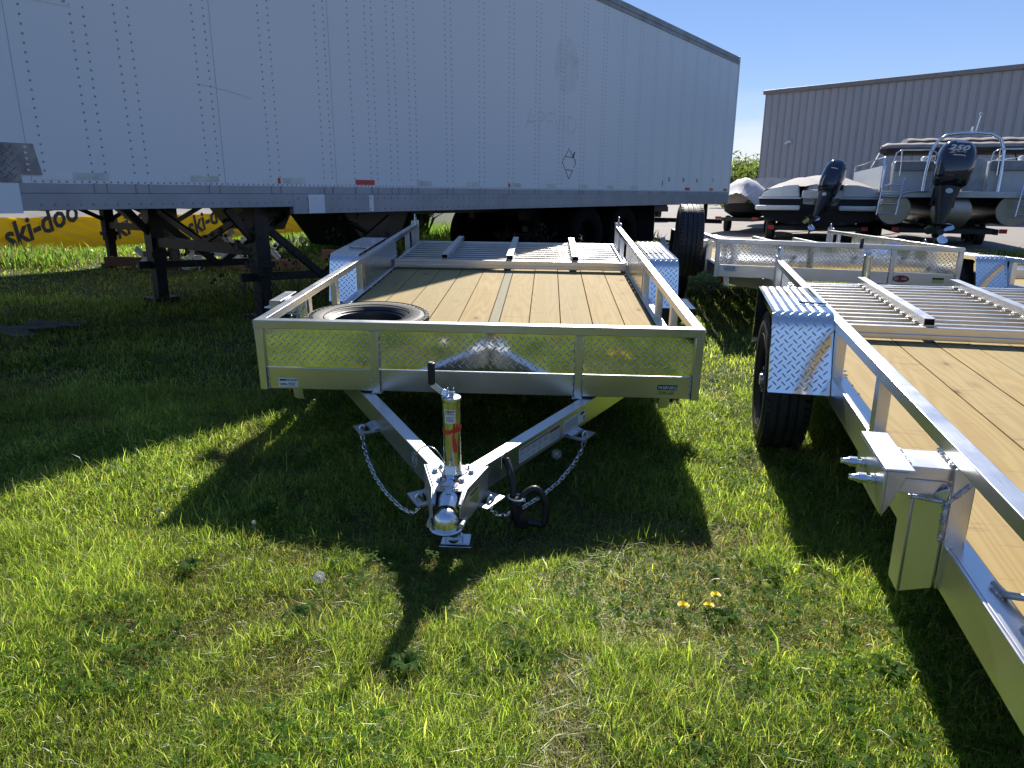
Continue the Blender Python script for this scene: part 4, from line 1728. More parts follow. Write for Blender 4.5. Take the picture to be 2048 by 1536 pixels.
    def dome(x, z, y=-.004, r=r_, h=.005):
        vs = [(x + r * math.cos(a * math.pi / 3), y, z + r * math.sin(a * math.pi / 3)) for a in range(6)]
        vs += [(x + r * .55 * math.cos(a * math.pi / 3), y + h, z + r * .55 * math.sin(a * math.pi / 3)) for a in range(6)]
        fs = [(i, (i + 1) % 6, (i + 1) % 6 + 6, i + 6)[::-1] for i in range(6)] + [(11, 10, 9, 8, 7, 6)[::-1]]
        rv.add(vs, fs)
    for c in cols:
        if c > 15.9:
            continue
        z = 1.33
        while z < top - .17:
            dome(c, z)
            z += .057
    x = .1
    while x < 14.0:
        dome(x, 1.258)
        x += .05
    x = .1
    while x < 13.95:
        dome(x, 1.105 if x > nt else 1.14, .012, .010, .006)
        if x < nt:
            dome(x, 1.035, .012, .010, .006)
        x += .10 if x < nt else .085
    rv.build('rivets', M_RIVET, root, 0, kind='stuff')
    # panel seams
    for c in (13.97, 12.57 - .05, 11.37 - .05):
        MB().box(c - .0010, c + .0010, -.004, -.002, 1.247, top - .151).build('panel_seam', M_SEMIRAIL, root, 0)
    # straps and clamps under the seams on the rail
    for c in cols[1:]:
        if 1 < c < 13.9:
            MB().box(c - .009, c + .009, .0045, .0095, 1.185, 1.25).build('rail_clip', M_SEMIRAIL, root, 0)
    # splice plate
    MB().box(nt - .36, nt - .17, .0125, .018, 1.003, 1.175).build('splice_plate', M_SEMI, root, 0, bevel=.002)
    MB().box(10.86, 10.92, .0125, .0135, 1.01, 1.17).build('sticker', M_LABEL, root, 0)
    # reflective tape
    for i, s0 in enumerate((13.91, 13.03, 12.15, 11.27, 10.39, 9.51, 8.63, 7.75, 6.87, 5.99, 5.11)):
        MB().box(s0 - .20, s0, -.0035, -.0015, 1.272, 1.322).build('reflective_tape', M_LABEL, root, 0)
        MB().box(s0 - .45, s0 - .2005, -.0035, -.0015, 1.272, 1.322).build('reflective_tape', M_CLEARTAPE, root, 0)
    for s0, s1 in ((12.00, 11.97), (11.08, 10.82), (8.47, 8.43), (2.55, 2.30), (1.2, 1.0), (.35, .12)):
        MB().box(s1, s0, -.0014, -.0005, 1.270, 1.318).build('reflective_tape', M_RED, root, 0)
    # upper front patch plate with bolts
    MB().prism([(13.55, -.0035, 2.40), (16.0, -.0035, 2.40), (16.0, -.0035, 3.2), (13.55, -.0035, 3.2)], (0, .003, 0)).build('patch_plate', M_SEMI, root, 0)
    q = MB()
    for k in range(8):
        q.cyl((13.60 + k * .075, .000, 2.43), (13.60 + k * .075, .006, 2.43), .010, 8)
    q.build('bolts', M_RIVET, root, 0, kind='stuff')
    # old tread plate patch on the nose
    b = MB()
    b.prism([(13.93, 0, 1.50), (16.1, 0, 1.50), (16.1, 0, 1.249), (14.03, 0, 1.249), (14.03, 0, 1.30), (13.90, 0, 1.30)], (0, .003, 0))
    tread_mb(b, lambda u, v, h: Vector((14.04 + u, .003 + h * 2.0, 1.26 + v)), 2.0, .23, pitch=.048, ll=.045, lw=.010)
    b.build('nose_plate', M_OLDTREAD, root, 0)
    q = MB()
    for k in range(5):
        q.cyl((13.985, .003, 1.33 + k * .037), (13.985, .009, 1.33 + k * .037), .008, 8)
        q.cyl((13.97 + .0, .003, 1.33 + k * .037), (13.97, .004, 1.33 + k * .037), .003, 5)
    q.build('bolts', M_SEMI, root, 0, kind='stuff')
    MB().box(14.06, 16.1, .0125, .020, 1.05, 1.2455).build('nose_rail', M_SEMI, root, 0)
    # ghost logo: faint oval and pennant diamond
    pts = [(7.08 + .33 * math.cos(a / 40 * 2 * math.pi), -.0038, 2.90 + .36 * math.sin(a / 40 * 2 * math.pi)) for a in range(40)]
    MB().prism(pts, (0, .0006, 0)).build('ghost_oval', M_GHOST, root, 0)
    G = basis((-1, 0, 0), (0, 0, 1), (0, 1, 0), (8.10, -.0034, 2.02))
    lettering('APFVID', .36, M_GHOST, root, G, 0, 0, 1.15, .0003)
    d = MB()
    P = [(6.96, 1.83), (7.15, 1.62), (6.96, 1.40), (6.77, 1.64)]
    seg = [((6.96, 1.83), (7.15, 1.63)), ((7.15, 1.63), (6.96, 1.40)), ((6.96, 1.40), (6.85, 1.52)), ((6.77, 1.62), (6.83, 1.70)), ((6.94, 1.80), (6.86, 1.71)), ((7.06, 1.71), (6.83, 1.70)), ((6.83, 1.70), (6.77, 1.63)), ((6.77, 1.63), (6.83, 1.56)), ((7.04, 1.53), (6.86, 1.52))]
    for (a, c) in seg:
        d.beam((a[0], -.002, a[1]), (c[0], -.002, c[1]), .009, .002, (0, 1, 0))
    d.beam((6.86, -.002, 1.70), (6.81, -.002, 1.78), .028, .002, (0, 1, 0))
    d.build('diamond_placard', M_INK, root, 0)
    # long scratch
    MB().tube([(12.70, -.003, 2.02), (12.55, -.003, 2.01), (12.35, -.003, 1.985), (12.20, -.003, 1.955)], .0011, 4).build('scratch', M_RIVET, root, 0)
    # small marks near the rear
    for (x, z, w) in ((3.3, 1.42, .08), (2.6, 1.42, .1), (1.9, 1.42, .09), (3.6, 1.35, .06), (1.0, 1.44, .05)):
        MB().box(x, x + w, -.0035, -.002, z, z + .08).build('mark', M_RIVET, root, 0)
    return root


semi('semi_trailer', 'long white riveted box semi trailer filling the upper half behind the utility trailers', 0.0, True, 12.02, (6.2, 4.95), 16.15)
semi('semi_trailer', 'second box semi trailer behind the long white one, only its landing legs and underside showing', 4.2, False, 10.5, (1.2, 0.0), 13.4, -2.6, 3.95)


# ------------------------------------------------------------------ tarp covered load with repeated lettering
def tarp_mat(nm, col):
    t = NT(nm)
    b = t.bsdf(col, .45)
    tr = t.n('ShaderNodeBsdfTranslucent')
    tr.inputs['Color'].default_value = (*col, 1)
    mx = t.n('ShaderNodeMixShader')
    mx.inputs[0].default_value = .6
    t.l(b.outputs[0], mx.inputs[1])
    t.l(tr.outputs[0], mx.inputs[2])
    return t.done(mx.outputs[0])


def tarp():
    a, b = Vector((-11.0, 8.9, 0)), Vector((-5.3, 23.0, 0))
    d = (b - a).normalized()
    L = (b - a).length
    nrm = Vector((d.y, -d.x, 0))          # toward the viewer
    m = basis(d, -nrm, (0, 0, 1), a)
    root = thing('tarp_covered_crates', 'long stack wrapped in bright yellow tarp with slanted black lettering, under the semi trailer', 'tarp', m)
    # front face, wrinkled
    nx, nz = 260, 16
    X, Z = np.meshgrid(np.linspace(0, L, nx), np.linspace(0, 1, nz))
    hgt = .72 - .010 * X
    zz = .02 + Z * hgt
    wr = .030 * (vnoise(X * 5.0 + Z * 2.2 * 3, Z * 5 + X * 1.2, 31) - .5) + .022 * np.sin((X * 1.4 + Z * 2.6) * 9 + 2 * vnoise(X * 2, Z * 2, 5)) * (1 - .4 * Z)
    Y = -wr
    v = np.stack([X.ravel(), Y.ravel(), zz.ravel()], 1)
    f = [(j * nx + i, j * nx + i + 1, (j + 1) * nx + i + 1, (j + 1) * nx + i) for j in range(nz - 1) for i in range(nx - 1)]
    me = bpy.data.meshes.new('tarp_front')
    me.from_pydata(v.tolist(), [], f)
    me.materials.append(tarp_mat('yellow_tarp', (0.86, 0.52, 0.012)))
    me.polygons.foreach_set('use_smooth', [True] * len(me.polygons))
    link('tarp_front', me, root)
    # white top
    nt = 10
    X, T_ = np.meshgrid(np.linspace(0, L, nx), np.linspace(0, 1, nt))
    zz = .02 + (.72 - .010 * X) + T_ * .42 - .12 * T_ ** 2
    Y = T_ * 1.0
    wr = .03 * (vnoise(X * 4, T_ * 4, 35) - .5)
    v = np.stack([X.ravel(), Y.ravel() + 0 * wr.ravel(), (zz + wr).ravel()], 1)
    f = [(j * nx + i, j * nx + i + 1, (j + 1) * nx + i + 1, (j + 1) * nx + i) for j in range(nt - 1) for i in range(nx - 1)]
    me = bpy.data.meshes.new('tarp_top')
    me.from_pydata(v.tolist(), [], f)
    me.materials.append(tarp_mat('white_tarp_top', (0.62, 0.60, 0.57)))
    me.polygons.foreach_set('use_smooth', [True] * len(me.polygons))
    link('tarp_top', me, root)
    MB().box(.05, L - .05, .75, 1.0, 0, .40).build('crates', M_WOODBR, root, 0)
    # lettering, draped over the same wrinkles
    s = .23
    while s < L - 1.2:
        mm = basis((math.cos(R(19)), 0, math.sin(R(19))), (-math.sin(R(19)), 0, math.cos(R(19))), (0, -1, 0), (s, -.036, .12))
        lettering('ski-doo', .60, M_INK, root, mm, .016, .25, .88, .001)
        s += 2.12
    return root


tarp()


# ------------------------------------------------------------------ weeds and undergrowth (uncountable)
def weeds(name, pts, hmin, hmax, leafw, col, seed, per=14, dryf=.1):
    rr = np.random.RandomState(seed)
    n = len(pts)
    P = np.repeat(np.array(pts), per, 0)
    N = len(P)
    P = P + rr.normal(0, .09, (N, 2))
    h = rr.uniform(hmin, hmax, N)
    az = rr.uniform(0, 2 * np.pi, N)
    ln = rr.uniform(.1, .8, N)
    fa = rr.uniform(0, 2 * np.pi, N)
    w = leafw * rr.uniform(.5, 1.5, N)
    base = np.stack([P[:, 0], P[:, 1], np.zeros(N)], 1)
    side = np.stack([np.cos(fa), np.sin(fa), np.zeros(N)], 1) * (w / 2)[:, None]
    dx, dy = np.cos(az), np.sin(az)
    lift = rr.uniform(0, .55, N) * h
    base[:, 2] += lift
    m1 = base + np.stack([dx * h * ln * .35, dy * h * ln * .35, h * .45], 1)
    t1 = base + np.stack([dx * h * ln, dy * h * ln, h * (1 - .6 * ln)], 1)
    V = np.stack([base - side * .4, base + side * .4, m1 - side, m1 + side, t1], 1)
    b = (np.arange(N) * 5)[:, None]
    T_ = np.array([[0, 1, 3], [0, 3, 2], [2, 3, 4]])
    F = (b[:, :, None] + T_[None]).reshape(-1, 3)
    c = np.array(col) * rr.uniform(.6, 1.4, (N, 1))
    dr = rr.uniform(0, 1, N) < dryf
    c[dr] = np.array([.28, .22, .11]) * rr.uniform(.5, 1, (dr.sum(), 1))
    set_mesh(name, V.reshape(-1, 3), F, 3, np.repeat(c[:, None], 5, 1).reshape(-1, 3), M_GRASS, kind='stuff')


def scatter(n, f, seed):
    rr = np.random.RandomState(seed)
    out = []
    while len(out) < n:
        p = f(rr)
        if p is not None:
            out.append(p)
    return out


def band(rr, x0, x1, y0, y1):
    return (rr.uniform(x0, x1), rr.uniform(y0, y1))


# sunlit growth in front of the tarp
def along_tarp(rr):
    t_ = rr.uniform(0, 1)
    a, b = np.array((-11.0, 8.9)), np.array((-5.3, 23.0))
    p = a + (b - a) * t_
    o = rr.uniform(.15, 1.3)
    return (p[0] + o * .91, p[1] - o * .41)


weeds('tall_weeds', scatter(1300, along_tarp, 3), .03, .10, .010, (.12, .19, .035), 4, 16, .12)
weeds('tall_weeds', scatter(1100, lambda r: (lambda p: p if p[0] < 3.4 else None)(band(r, -4.6, 3.3, 14, 22)), 5), .10, .36, .022, (.10, .17, .03), 6, 14, .15)
weeds('tall_weeds', scatter(120, lambda r: band(r, -4.2, -2.2, 15.2, 17.5), 8), .7, 1.5, .05, (.06, .12, .025), 9, 40, .05)
weeds('tall_weeds', scatter(150, lambda r: band(r, -9.6, -7.0, 10.9, 12.2), 18), .10, .28, .02, (.11, .16, .04), 19, 22, .2)
# shaded long grass around the landing gear and under the semi trailer
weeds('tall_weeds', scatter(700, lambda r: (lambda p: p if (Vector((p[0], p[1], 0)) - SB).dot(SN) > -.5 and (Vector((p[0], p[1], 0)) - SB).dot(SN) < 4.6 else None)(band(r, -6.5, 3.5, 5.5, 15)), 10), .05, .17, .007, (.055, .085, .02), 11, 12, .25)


def vine(name, label, x, y, seed, n=7, h=1.0):
    rr = random.Random(seed)
    b = MB()
    for i in range(n):
        p = Vector((x + rr.uniform(-.25, .25), y + rr.uniform(-.15, .15), 0))
        pts = [p.copy()]
        d = Vector((rr.uniform(-.5, .5), rr.uniform(-.2, .2), 1)).normalized()
        for k in range(9):
            d = (d + Vector((rr.uniform(-.35, .35), rr.uniform(-.3, .3), rr.uniform(-.25, .12)))).normalized()
            p = p + d * h / 9
            p.z = max(p.z, .03)
            pts.append(p.copy())
            if k > 3 and rr.random() < .7:
                e = p + Vector((rr.uniform(-.1, .1), rr.uniform(-.1, .1), rr.uniform(-.02, .1)))
                b.tube([p, e], [.003, .001], 4)
                for q in range(3):
                    c = e + Vector((rr.uniform(-.04, .04), rr.uniform(-.04, .04), rr.uniform(-.04, .04)))
                    a_ = rr.uniform(0, 6.28)
                    w = .022
                    b.add([c, c + Vector((w * math.cos(a_), w * math.sin(a_), w * .6)), c + Vector((0, 0, w * 1.8)), c + Vector((-w * math.cos(a_), -w * math.sin(a_), w * .6))], [(0, 1, 2, 3)])
        b.tube(pts, [.006 - .0005 * k for k in range(10)], 5)
    o = b.build(name, simple('bramble_stems', (.035, .035, .02), .8), None, 30)
    tag(o, label, 'bramble', 'brambles under the semi trailer')


for i, (s_, p_, lab, hh) in enumerate(((12.0, .1, 'dark bramble tangle round the near landing leg of the long semi trailer', 1.0), (11.0, .2, 'thin bramble stems on the V shaped brace beside the landing leg', 1.0),
                                       (10.3, .3, 'low bramble sprawl in front of the dark trapezoid box', .6), (7.4, .5, 'bramble growing beside the dark crates', .8))):
    q = SB - SD * s_ + SN * p_
    vine('bramble', lab, q.x, q.y, 40 + i, 9, hh)


# ------------------------------------------------------------------ pile of white wooden crosses and timbers
def cross(i, x, y, z, ang, tilt, sc, lab):
    root = thing('wooden_cross', lab, 'cross', Matrix.Translation((x, y, z)) @ Matrix.Rotation(R(-20), 4, 'Z') @ Matrix.Rotation(R(tilt), 4, 'X') @ Matrix.Rotation(R(ang), 4, 'Y'), group='white wooden crosses in the pile')
    for (a, o) in ((0, 0), (R(78), .026)):
        c, s = math.cos(a), math.sin(a)
        MB().beam((-.24 * sc * c, o, -.24 * sc * s), (.24 * sc * c, o, .24 * sc * s), .085, .025, (0, 1, 0)).build('board', M_WHITEW, root, 0, bevel=.002)


cr = [(-5.75, 11.05, .20, 30, -15, 1.0), (-5.42, 11.3, .33, 42, -20, 1.05), (-5.45, 10.95, .13, 60, -45, .9), (-5.15, 10.9, .11, 25, -40, .95), (-4.72, 11.65, .46, 35, -10, .85), (-4.55, 11.2, .22, 8, -12, 1.15), (-4.32, 11.35, .24, 80, -18, 1.1), (-3.95, 11.55, .28, 38, -8, 1.0), (-4.85, 10.95, .12, 50, -50, .8), (-5.02, 11.05, .18, 65, -30, .7), (-4.95, 11.7, .36, 15, -25, .9)]
pos_words = ['leftmost white cross of the pile, leaning near the rusty leg', 'large white cross high in the left part of the pile', 'white cross low at the left, one arm in the grass', 'white cross slanting at the bottom of the pile, left of its middle', 'white cross at the very top of the pile, above the brown beams', 'big upright white cross in the middle of the pile, front face clear', 'white cross with one short arm, just right of the big upright one', 'tall narrow X shaped cross at the right end of the pile', 'small white cross flat at the foot of the pile', 'smallest white cross, half hidden at the pile centre', 'white cross behind the brown beams, mostly hidden']
for i, (c, w) in enumerate(zip(cr, pos_words)):
    cross(i, *c, w)


def timber(lab, a, b, w, h, mat=None, grp='brown timbers near the pile'):
    root = MB().beam(a, b, w, h).build('timber', mat or M_WOODBR, None, 0, bevel=.004)
    tag(root, lab, 'timber', grp)


timber('dark brown beam lying across the top of the white cross pile', (-5.1, 11.7, .44), (-4.2, 11.75, .30), .12, .12)
timber('mid brown beam slanting below the topmost one in the cross pile', (-5.3, 11.5, .25), (-4.1, 11.45, .22), .12, .10)
timber('orange brown beam in front of the right end of the cross pile', (-4.25, 10.95, .09), (-3.35, 11.15, .09), .14, .14)
timber('brown beam lying flat between the two rusty landing legs', (-6.5, 11.3, .10), (-5.9, 11.2, .10), .14, .14)
timber('lowest brown beam under the white crosses', (-5.6, 11.4, .07), (-4.2, 11.2, .07), .14, .14)
timber('brown beam behind the V shaped brace, partly lit', (-3.3, 12.2, .16), (-2.2, 12.5, .16), .16, .14)
timber('grey brown plank on the ground by the long trailer wheels, right of the crates', (1.1, 13.4, .30), (3.2, 13.5, .22), .12, .10, M_WOODBR, 'timbers behind the trailer gate')
timber('lower plank behind the right rear post of the middle trailer', (1.0, 12.9, .12), (2.9, 13.1, .10), .14, .10, M_WOODBR, 'timbers behind the trailer gate')
timber('plank leaning across the timber stack behind the gate', (.9, 13.2, .14), (2.2, 12.8, .30), .12, .06, M_WOODGREY, 'timbers behind the trailer gate')
cross(20, 2.62, 12.2, .30, 70, -10, .8, 'white cross standing in shade between the right rail and upright spare tyre')
cross(21, 1.05, 12.8, .36, 20, -30, .45, 'small white cross piece on the timbers left of the rear post')
cross(22, 1.55, 12.7, .40, 50, -30, .4, 'white splinter of a cross on the middle of the timbers')
# pallet on edge of stack
root = thing('pallet', 'brown wooden pallet stacked behind the right rail of the middle trailer', 'pallet', Matrix.Translation((2.2, 12.2, .02)) @ Matrix.Rotation(R(20), 4, 'Z'))
for k in range(6):
    MB().box(-.5, .5, -.4 + k * .15, -.31 + k * .15, .10, .118).build('slat', M_WOODBR, root, 0)
for k in range(3):
    MB().box(-.5 + k * .46, -.42 + k * .46, -.4, .44, .02, .099).build('bearer', M_WOODBR, root, 0)


def crate(lab, x, y, z, w, d, h, rz, mat, sticker=None):
    root = thing('crate', lab, 'crate', Matrix.Translation((x, y, z)) @ Matrix.Rotation(R(rz), 4, 'Z'), group='dark crates under the semi trailer')
    b = MB()
    b.box(-w / 2, w / 2, -d / 2, d / 2, 0, h - .03)
    b.build('body', mat, root, 0, bevel=.006)
    b = MB()
    b.box(-w / 2 - .01, w / 2 + .01, -d / 2 - .01, d / 2 + .01, h - .0295, h)
    for sx in (-1, 1):
        b.box(sx * w / 2 - .015, sx * w / 2 + .015, -d / 2 - .012, -d / 2 - .001, .0, h - .03)
    b.build('rim', M_RUSTY, root, 0)
    if sticker:
        MB().box(sticker[0], sticker[0] + .16, -d / 2 - .006, -d / 2 - .002, sticker[1], sticker[1] + .10).build('sticker', M_LABEL, root, 0)


crate('wide dark open-top crate under the long semi trailer, left of the stickered one', -.50, 13.6, .02, .80, .7, .72, 5, M_BLACKM)
crate('dark crate with two pale stickers beside the semi trailer wheels', .36, 13.5, .02, .86, .7, .74, 3, M_BLACKM, (-.28, .48))
crate('low dark crate on the weeds, behind the folded gate', -.20, 12.9, .02, .50, .5, .30, -6, M_BLACKM, (.02, .05))
b = MB()
b.lathe([(.0005, .30), (.18, .28), (.30, .16), (.34, 0), (.30, -.01)][::-1], Matrix.Translation((-.05, 13.6, .76)), 20)
tag(b.build('dome_lid', M_WOODGREY, None, 60), 'pale domed lid resting on top of the dark crates', 'lid')

# grey boards in the shaded lawn at the far left
for i, (a, b_, w, lab) in enumerate((((-4.75, 6.15, .045), (-4.05, 5.72, .03), .14, 'weathered grey board at the left picture edge, lying in shaded grass'),
                                     ((-4.42, 5.95, .04), (-3.98, 6.08, .05), .13, 'short grey board in shaded grass, lower one of the pair'),
                                     ((-4.30, 6.12, .07), (-3.84, 6.12, .05), .11, 'grey board propped over the short one in shaded grass'))):
    timber(lab, a, b_, w, .02, M_WOODGREY, 'grey boards in the lawn')


# ------------------------------------------------------------------ building
def building():
    a, b = Vector((14.45, 43.0, 0)), Vector((25.6, 31.2, 0))
    d = (b - a).normalized()
    L = (b - a).length + 14
    nrm = Vector((d.y, -d.x, 0))
    if nrm.y > 0:
        nrm = -nrm
    m = basis(d, Vector((0, 0, 1)).cross(d), (0, 0, 1), a)
    root = thing('metal_building', 'grey ribbed metal warehouse with plain eave trim behind the boats', 'building', m)
    H = 6.75
    wall = MB()
    wall.box(0, L, 0.02, 18, 0, H)
    wm = simple('grey_wall_sheet', (.42, .41, .42), .55, 0, .05, .3)
    wall.build('wall', wm, root, 0)
    # each ribbed sheet is one panel about a foot wide between ribs
    pn = MB()
    pn.prism([(0, 0.018, 0), (.035, -.0, 0), (.27, -.0, 0), (.305, .018, 0)], (0, 0, H - .05))
    pme = pn.mesh('wall_panel', wm, 0)
    rb_ = MB()
    rb_.prism([(-.030, .017, 0), (-.014, -.018, 0), (.014, -.018, 0), (.030, .017, 0)], (0, 0, H - .05))
    rme = rb_.mesh('rib', simple('rib_shade', (.39, .38, .385), .5, 0, .03, .3), 0)
    n = int(L / .41)
    for k in range(n):
        p = link('wall_panel', pme, root)
        p.location = (k * .41 + .05, 0, 0)
        r = link('rib', rme, root)
        r.location = (k * .41 + .0, 0, 0)
    MB().box(-.12, L, -.14, .10, H - .0495, H + .17).build('eave_trim', simple('tan_trim', (.26, .24, .22), .5), root, 0, bevel=.02)
    r = MB()
    r.prism([(-.1, -.1, H + .171), (-.1, 18, H + .171), (-.1, 9, H + 1.3)], (L, 0, 0))
    r.build('roof', simple('roof_sheet', (.3, .3, .3), .4), root, 0)
    w = MB()
    w.box(1.6, 1.85, -.22, -.02, 4.0, 4.12)
    w.box(1.55, 1.68, -.30, -.20, 3.93, 4.02)
    w.build('wall_lamp', M_LABEL, root, 0)


building()


# ------------------------------------------------------------------ far trees
def tree(name, lab, x, y, h, cr, seed):
    rr = random.Random(seed)
    root = thing(name, lab, 'tree', loc=(x, y, 0), group='far trees')
    b = MB()
    b.tube([(0, 0, 0), (.1, 0, h * .3), (-.1, .1, h * .6), (0, 0, h * .85)], [.25, .2, .13, .05], 8)
    for k in range(7):
        a = rr.uniform(0, 6.28)
        z = h * rr.uniform(.3, .7)
        b.tube([(0, 0, z), (cr * .6 * math.cos(a), cr * .6 * math.sin(a), z + h * .18)], [.09, .02], 5)
    b.build('trunk', M_WOODBR, root)
    N = 1500
    r_ = np.random.RandomState(seed)
    cl = [(rr.uniform(-.6, .6) * cr, rr.uniform(-.6, .6) * cr, h * rr.uniform(.35, .88), cr * rr.uniform(.3, .5)) for _ in range(11)]
    V, C = [], []
    for i in range(N):
        c = cl[i % len(cl)]
        v = r_.normal(0, 1, 3)
        v /= np.linalg.norm(v)
        p = np.array(c[:3]) + v * c[3] * r_.uniform(.6, 1.1)
        e1 = r_.normal(0, .22, 3)
        e2 = r_.normal(0, .22, 3)
        V += [p, p + e1, p + e2]
        g = r_.uniform(.6, 1.3)
        C += [np.array([.085, .105, .03]) * g] * 3
    V = np.array(V)
    F = np.arange(len(V)).reshape(-1, 3)
    o = set_mesh('crown', V, F, 3, np.array(C), M_GRASS)
    o.parent = root


for i, (x, y, h, c, lab) in enumerate(((19.2, 60, 3.4, 3.2, 'darker tree beyond the yard just beside the warehouse corner'), (36.5, 112, 6.2, 5.0, 'far olive green tree beyond the yard between semi trailer and warehouse'), (33.0, 104, 5.4, 3.5, 'far tree nearest the semi trailer rear corner'),
                                       (37.5, 99, 4.4, 4.0, 'low far bush-like tree in the middle of the gap'), (30, 95, 4.6, 4.0, 'far tree half hidden behind the semi trailer'))):
    tree('far_tree', lab, x, y, h, c, 60 + i)

def unseen_trees_behind():
    # unseen tree strip added at the viewer's back to darken reflections in trailer fronts
    r_ = np.random.RandomState(77)
    N = 9000
    x = r_.uniform(-60, 60, N)
    top = 4.6 + 1.6 * vnoise(x * .22, x * 0 + 3, 12) + .8 * vnoise(x * .9, x * 0, 13)
    p = np.stack([x, r_.uniform(-46, -40, N), r_.uniform(0, 1, N) ** .8 * top], 1)
    V = np.stack([p, p + r_.normal(0, .55, (N, 3)), p + r_.normal(0, .55, (N, 3))], 1).reshape(-1, 3)
    c = np.array([.05, .075, .02]) * r_.uniform(.6, 1.3, (N, 1))
    set_mesh('added_tree_strip', V, np.arange(N * 3).reshape(-1, 3), 3, np.repeat(c[:, None], 3, 1).reshape(-1, 3), M_GRASS, kind='stuff')


unseen_trees_behind()

# ------------------------------------------------------------------ boats
M_CHROME = simple('polished_stainless', (.78, .80, .84), .12, 1, .04)
M_MOTOR = simple('navy_motor_gloss', (.010, .018, .040), .10, 0, .1, 3)
try:
    for mm_ in (M_MOTOR,):
        for nd in mm_.node_tree.nodes:
            if nd.type == 'BSDF_PRINCIPLED':
                nd.inputs['Coat Weight'].default_value = .8
except Exception:
    pass
M_GEL = simple('white_gelcoat', (.66, .68, .70), .25, 0, .04)
M_CANVAS = simple('grey_canvas', (.30, .275, .265), .85, 0, .12, 6, .3)
M_CANVASD = simple('charcoal_canvas', (.035, .033, .035), .85, 0, .12, 6, .3)
M_PONT = simple('pontoon_aluminium', (.30, .295, .28), .34, 1, .12, 2)
M_COVERW = simple('silver_grey_cover', (.50, .50, .52), .7, 0, .12, 5, .3)


def loft(secs, mb, closed=True, cap=True):
    n = len(secs[0])
    vs = [p for s in secs for p in s]
    fs = []
    for i in range(len(secs) - 1):
        for k in range(n if closed else n - 1):
            l = (k + 1) % n
            fs.append((i * n + k, i * n + l, (i + 1) * n + l, (i + 1) * n + k))
    if cap and closed:
        fs.append(tuple(range(n))[::-1])
        fs.append(tuple((len(secs) - 1) * n + k for k in range(n)))
    mb.add(vs, fs)


def rrect(w, d, z, cx=0, cy=0, n=20, p=3.2, tx=0):
    out = []
    for k in range(n):
        a = 2 * math.pi * k / n
        c, s = math.cos(a), math.sin(a)
        x = abs(c) ** (2 / p) * (1 if c >= 0 else -1) * w / 2
        y = abs(s) ** (2 / p) * (1 if s >= 0 else -1) * d / 2
        out.append((cx + x, cy + y, z))
    return out


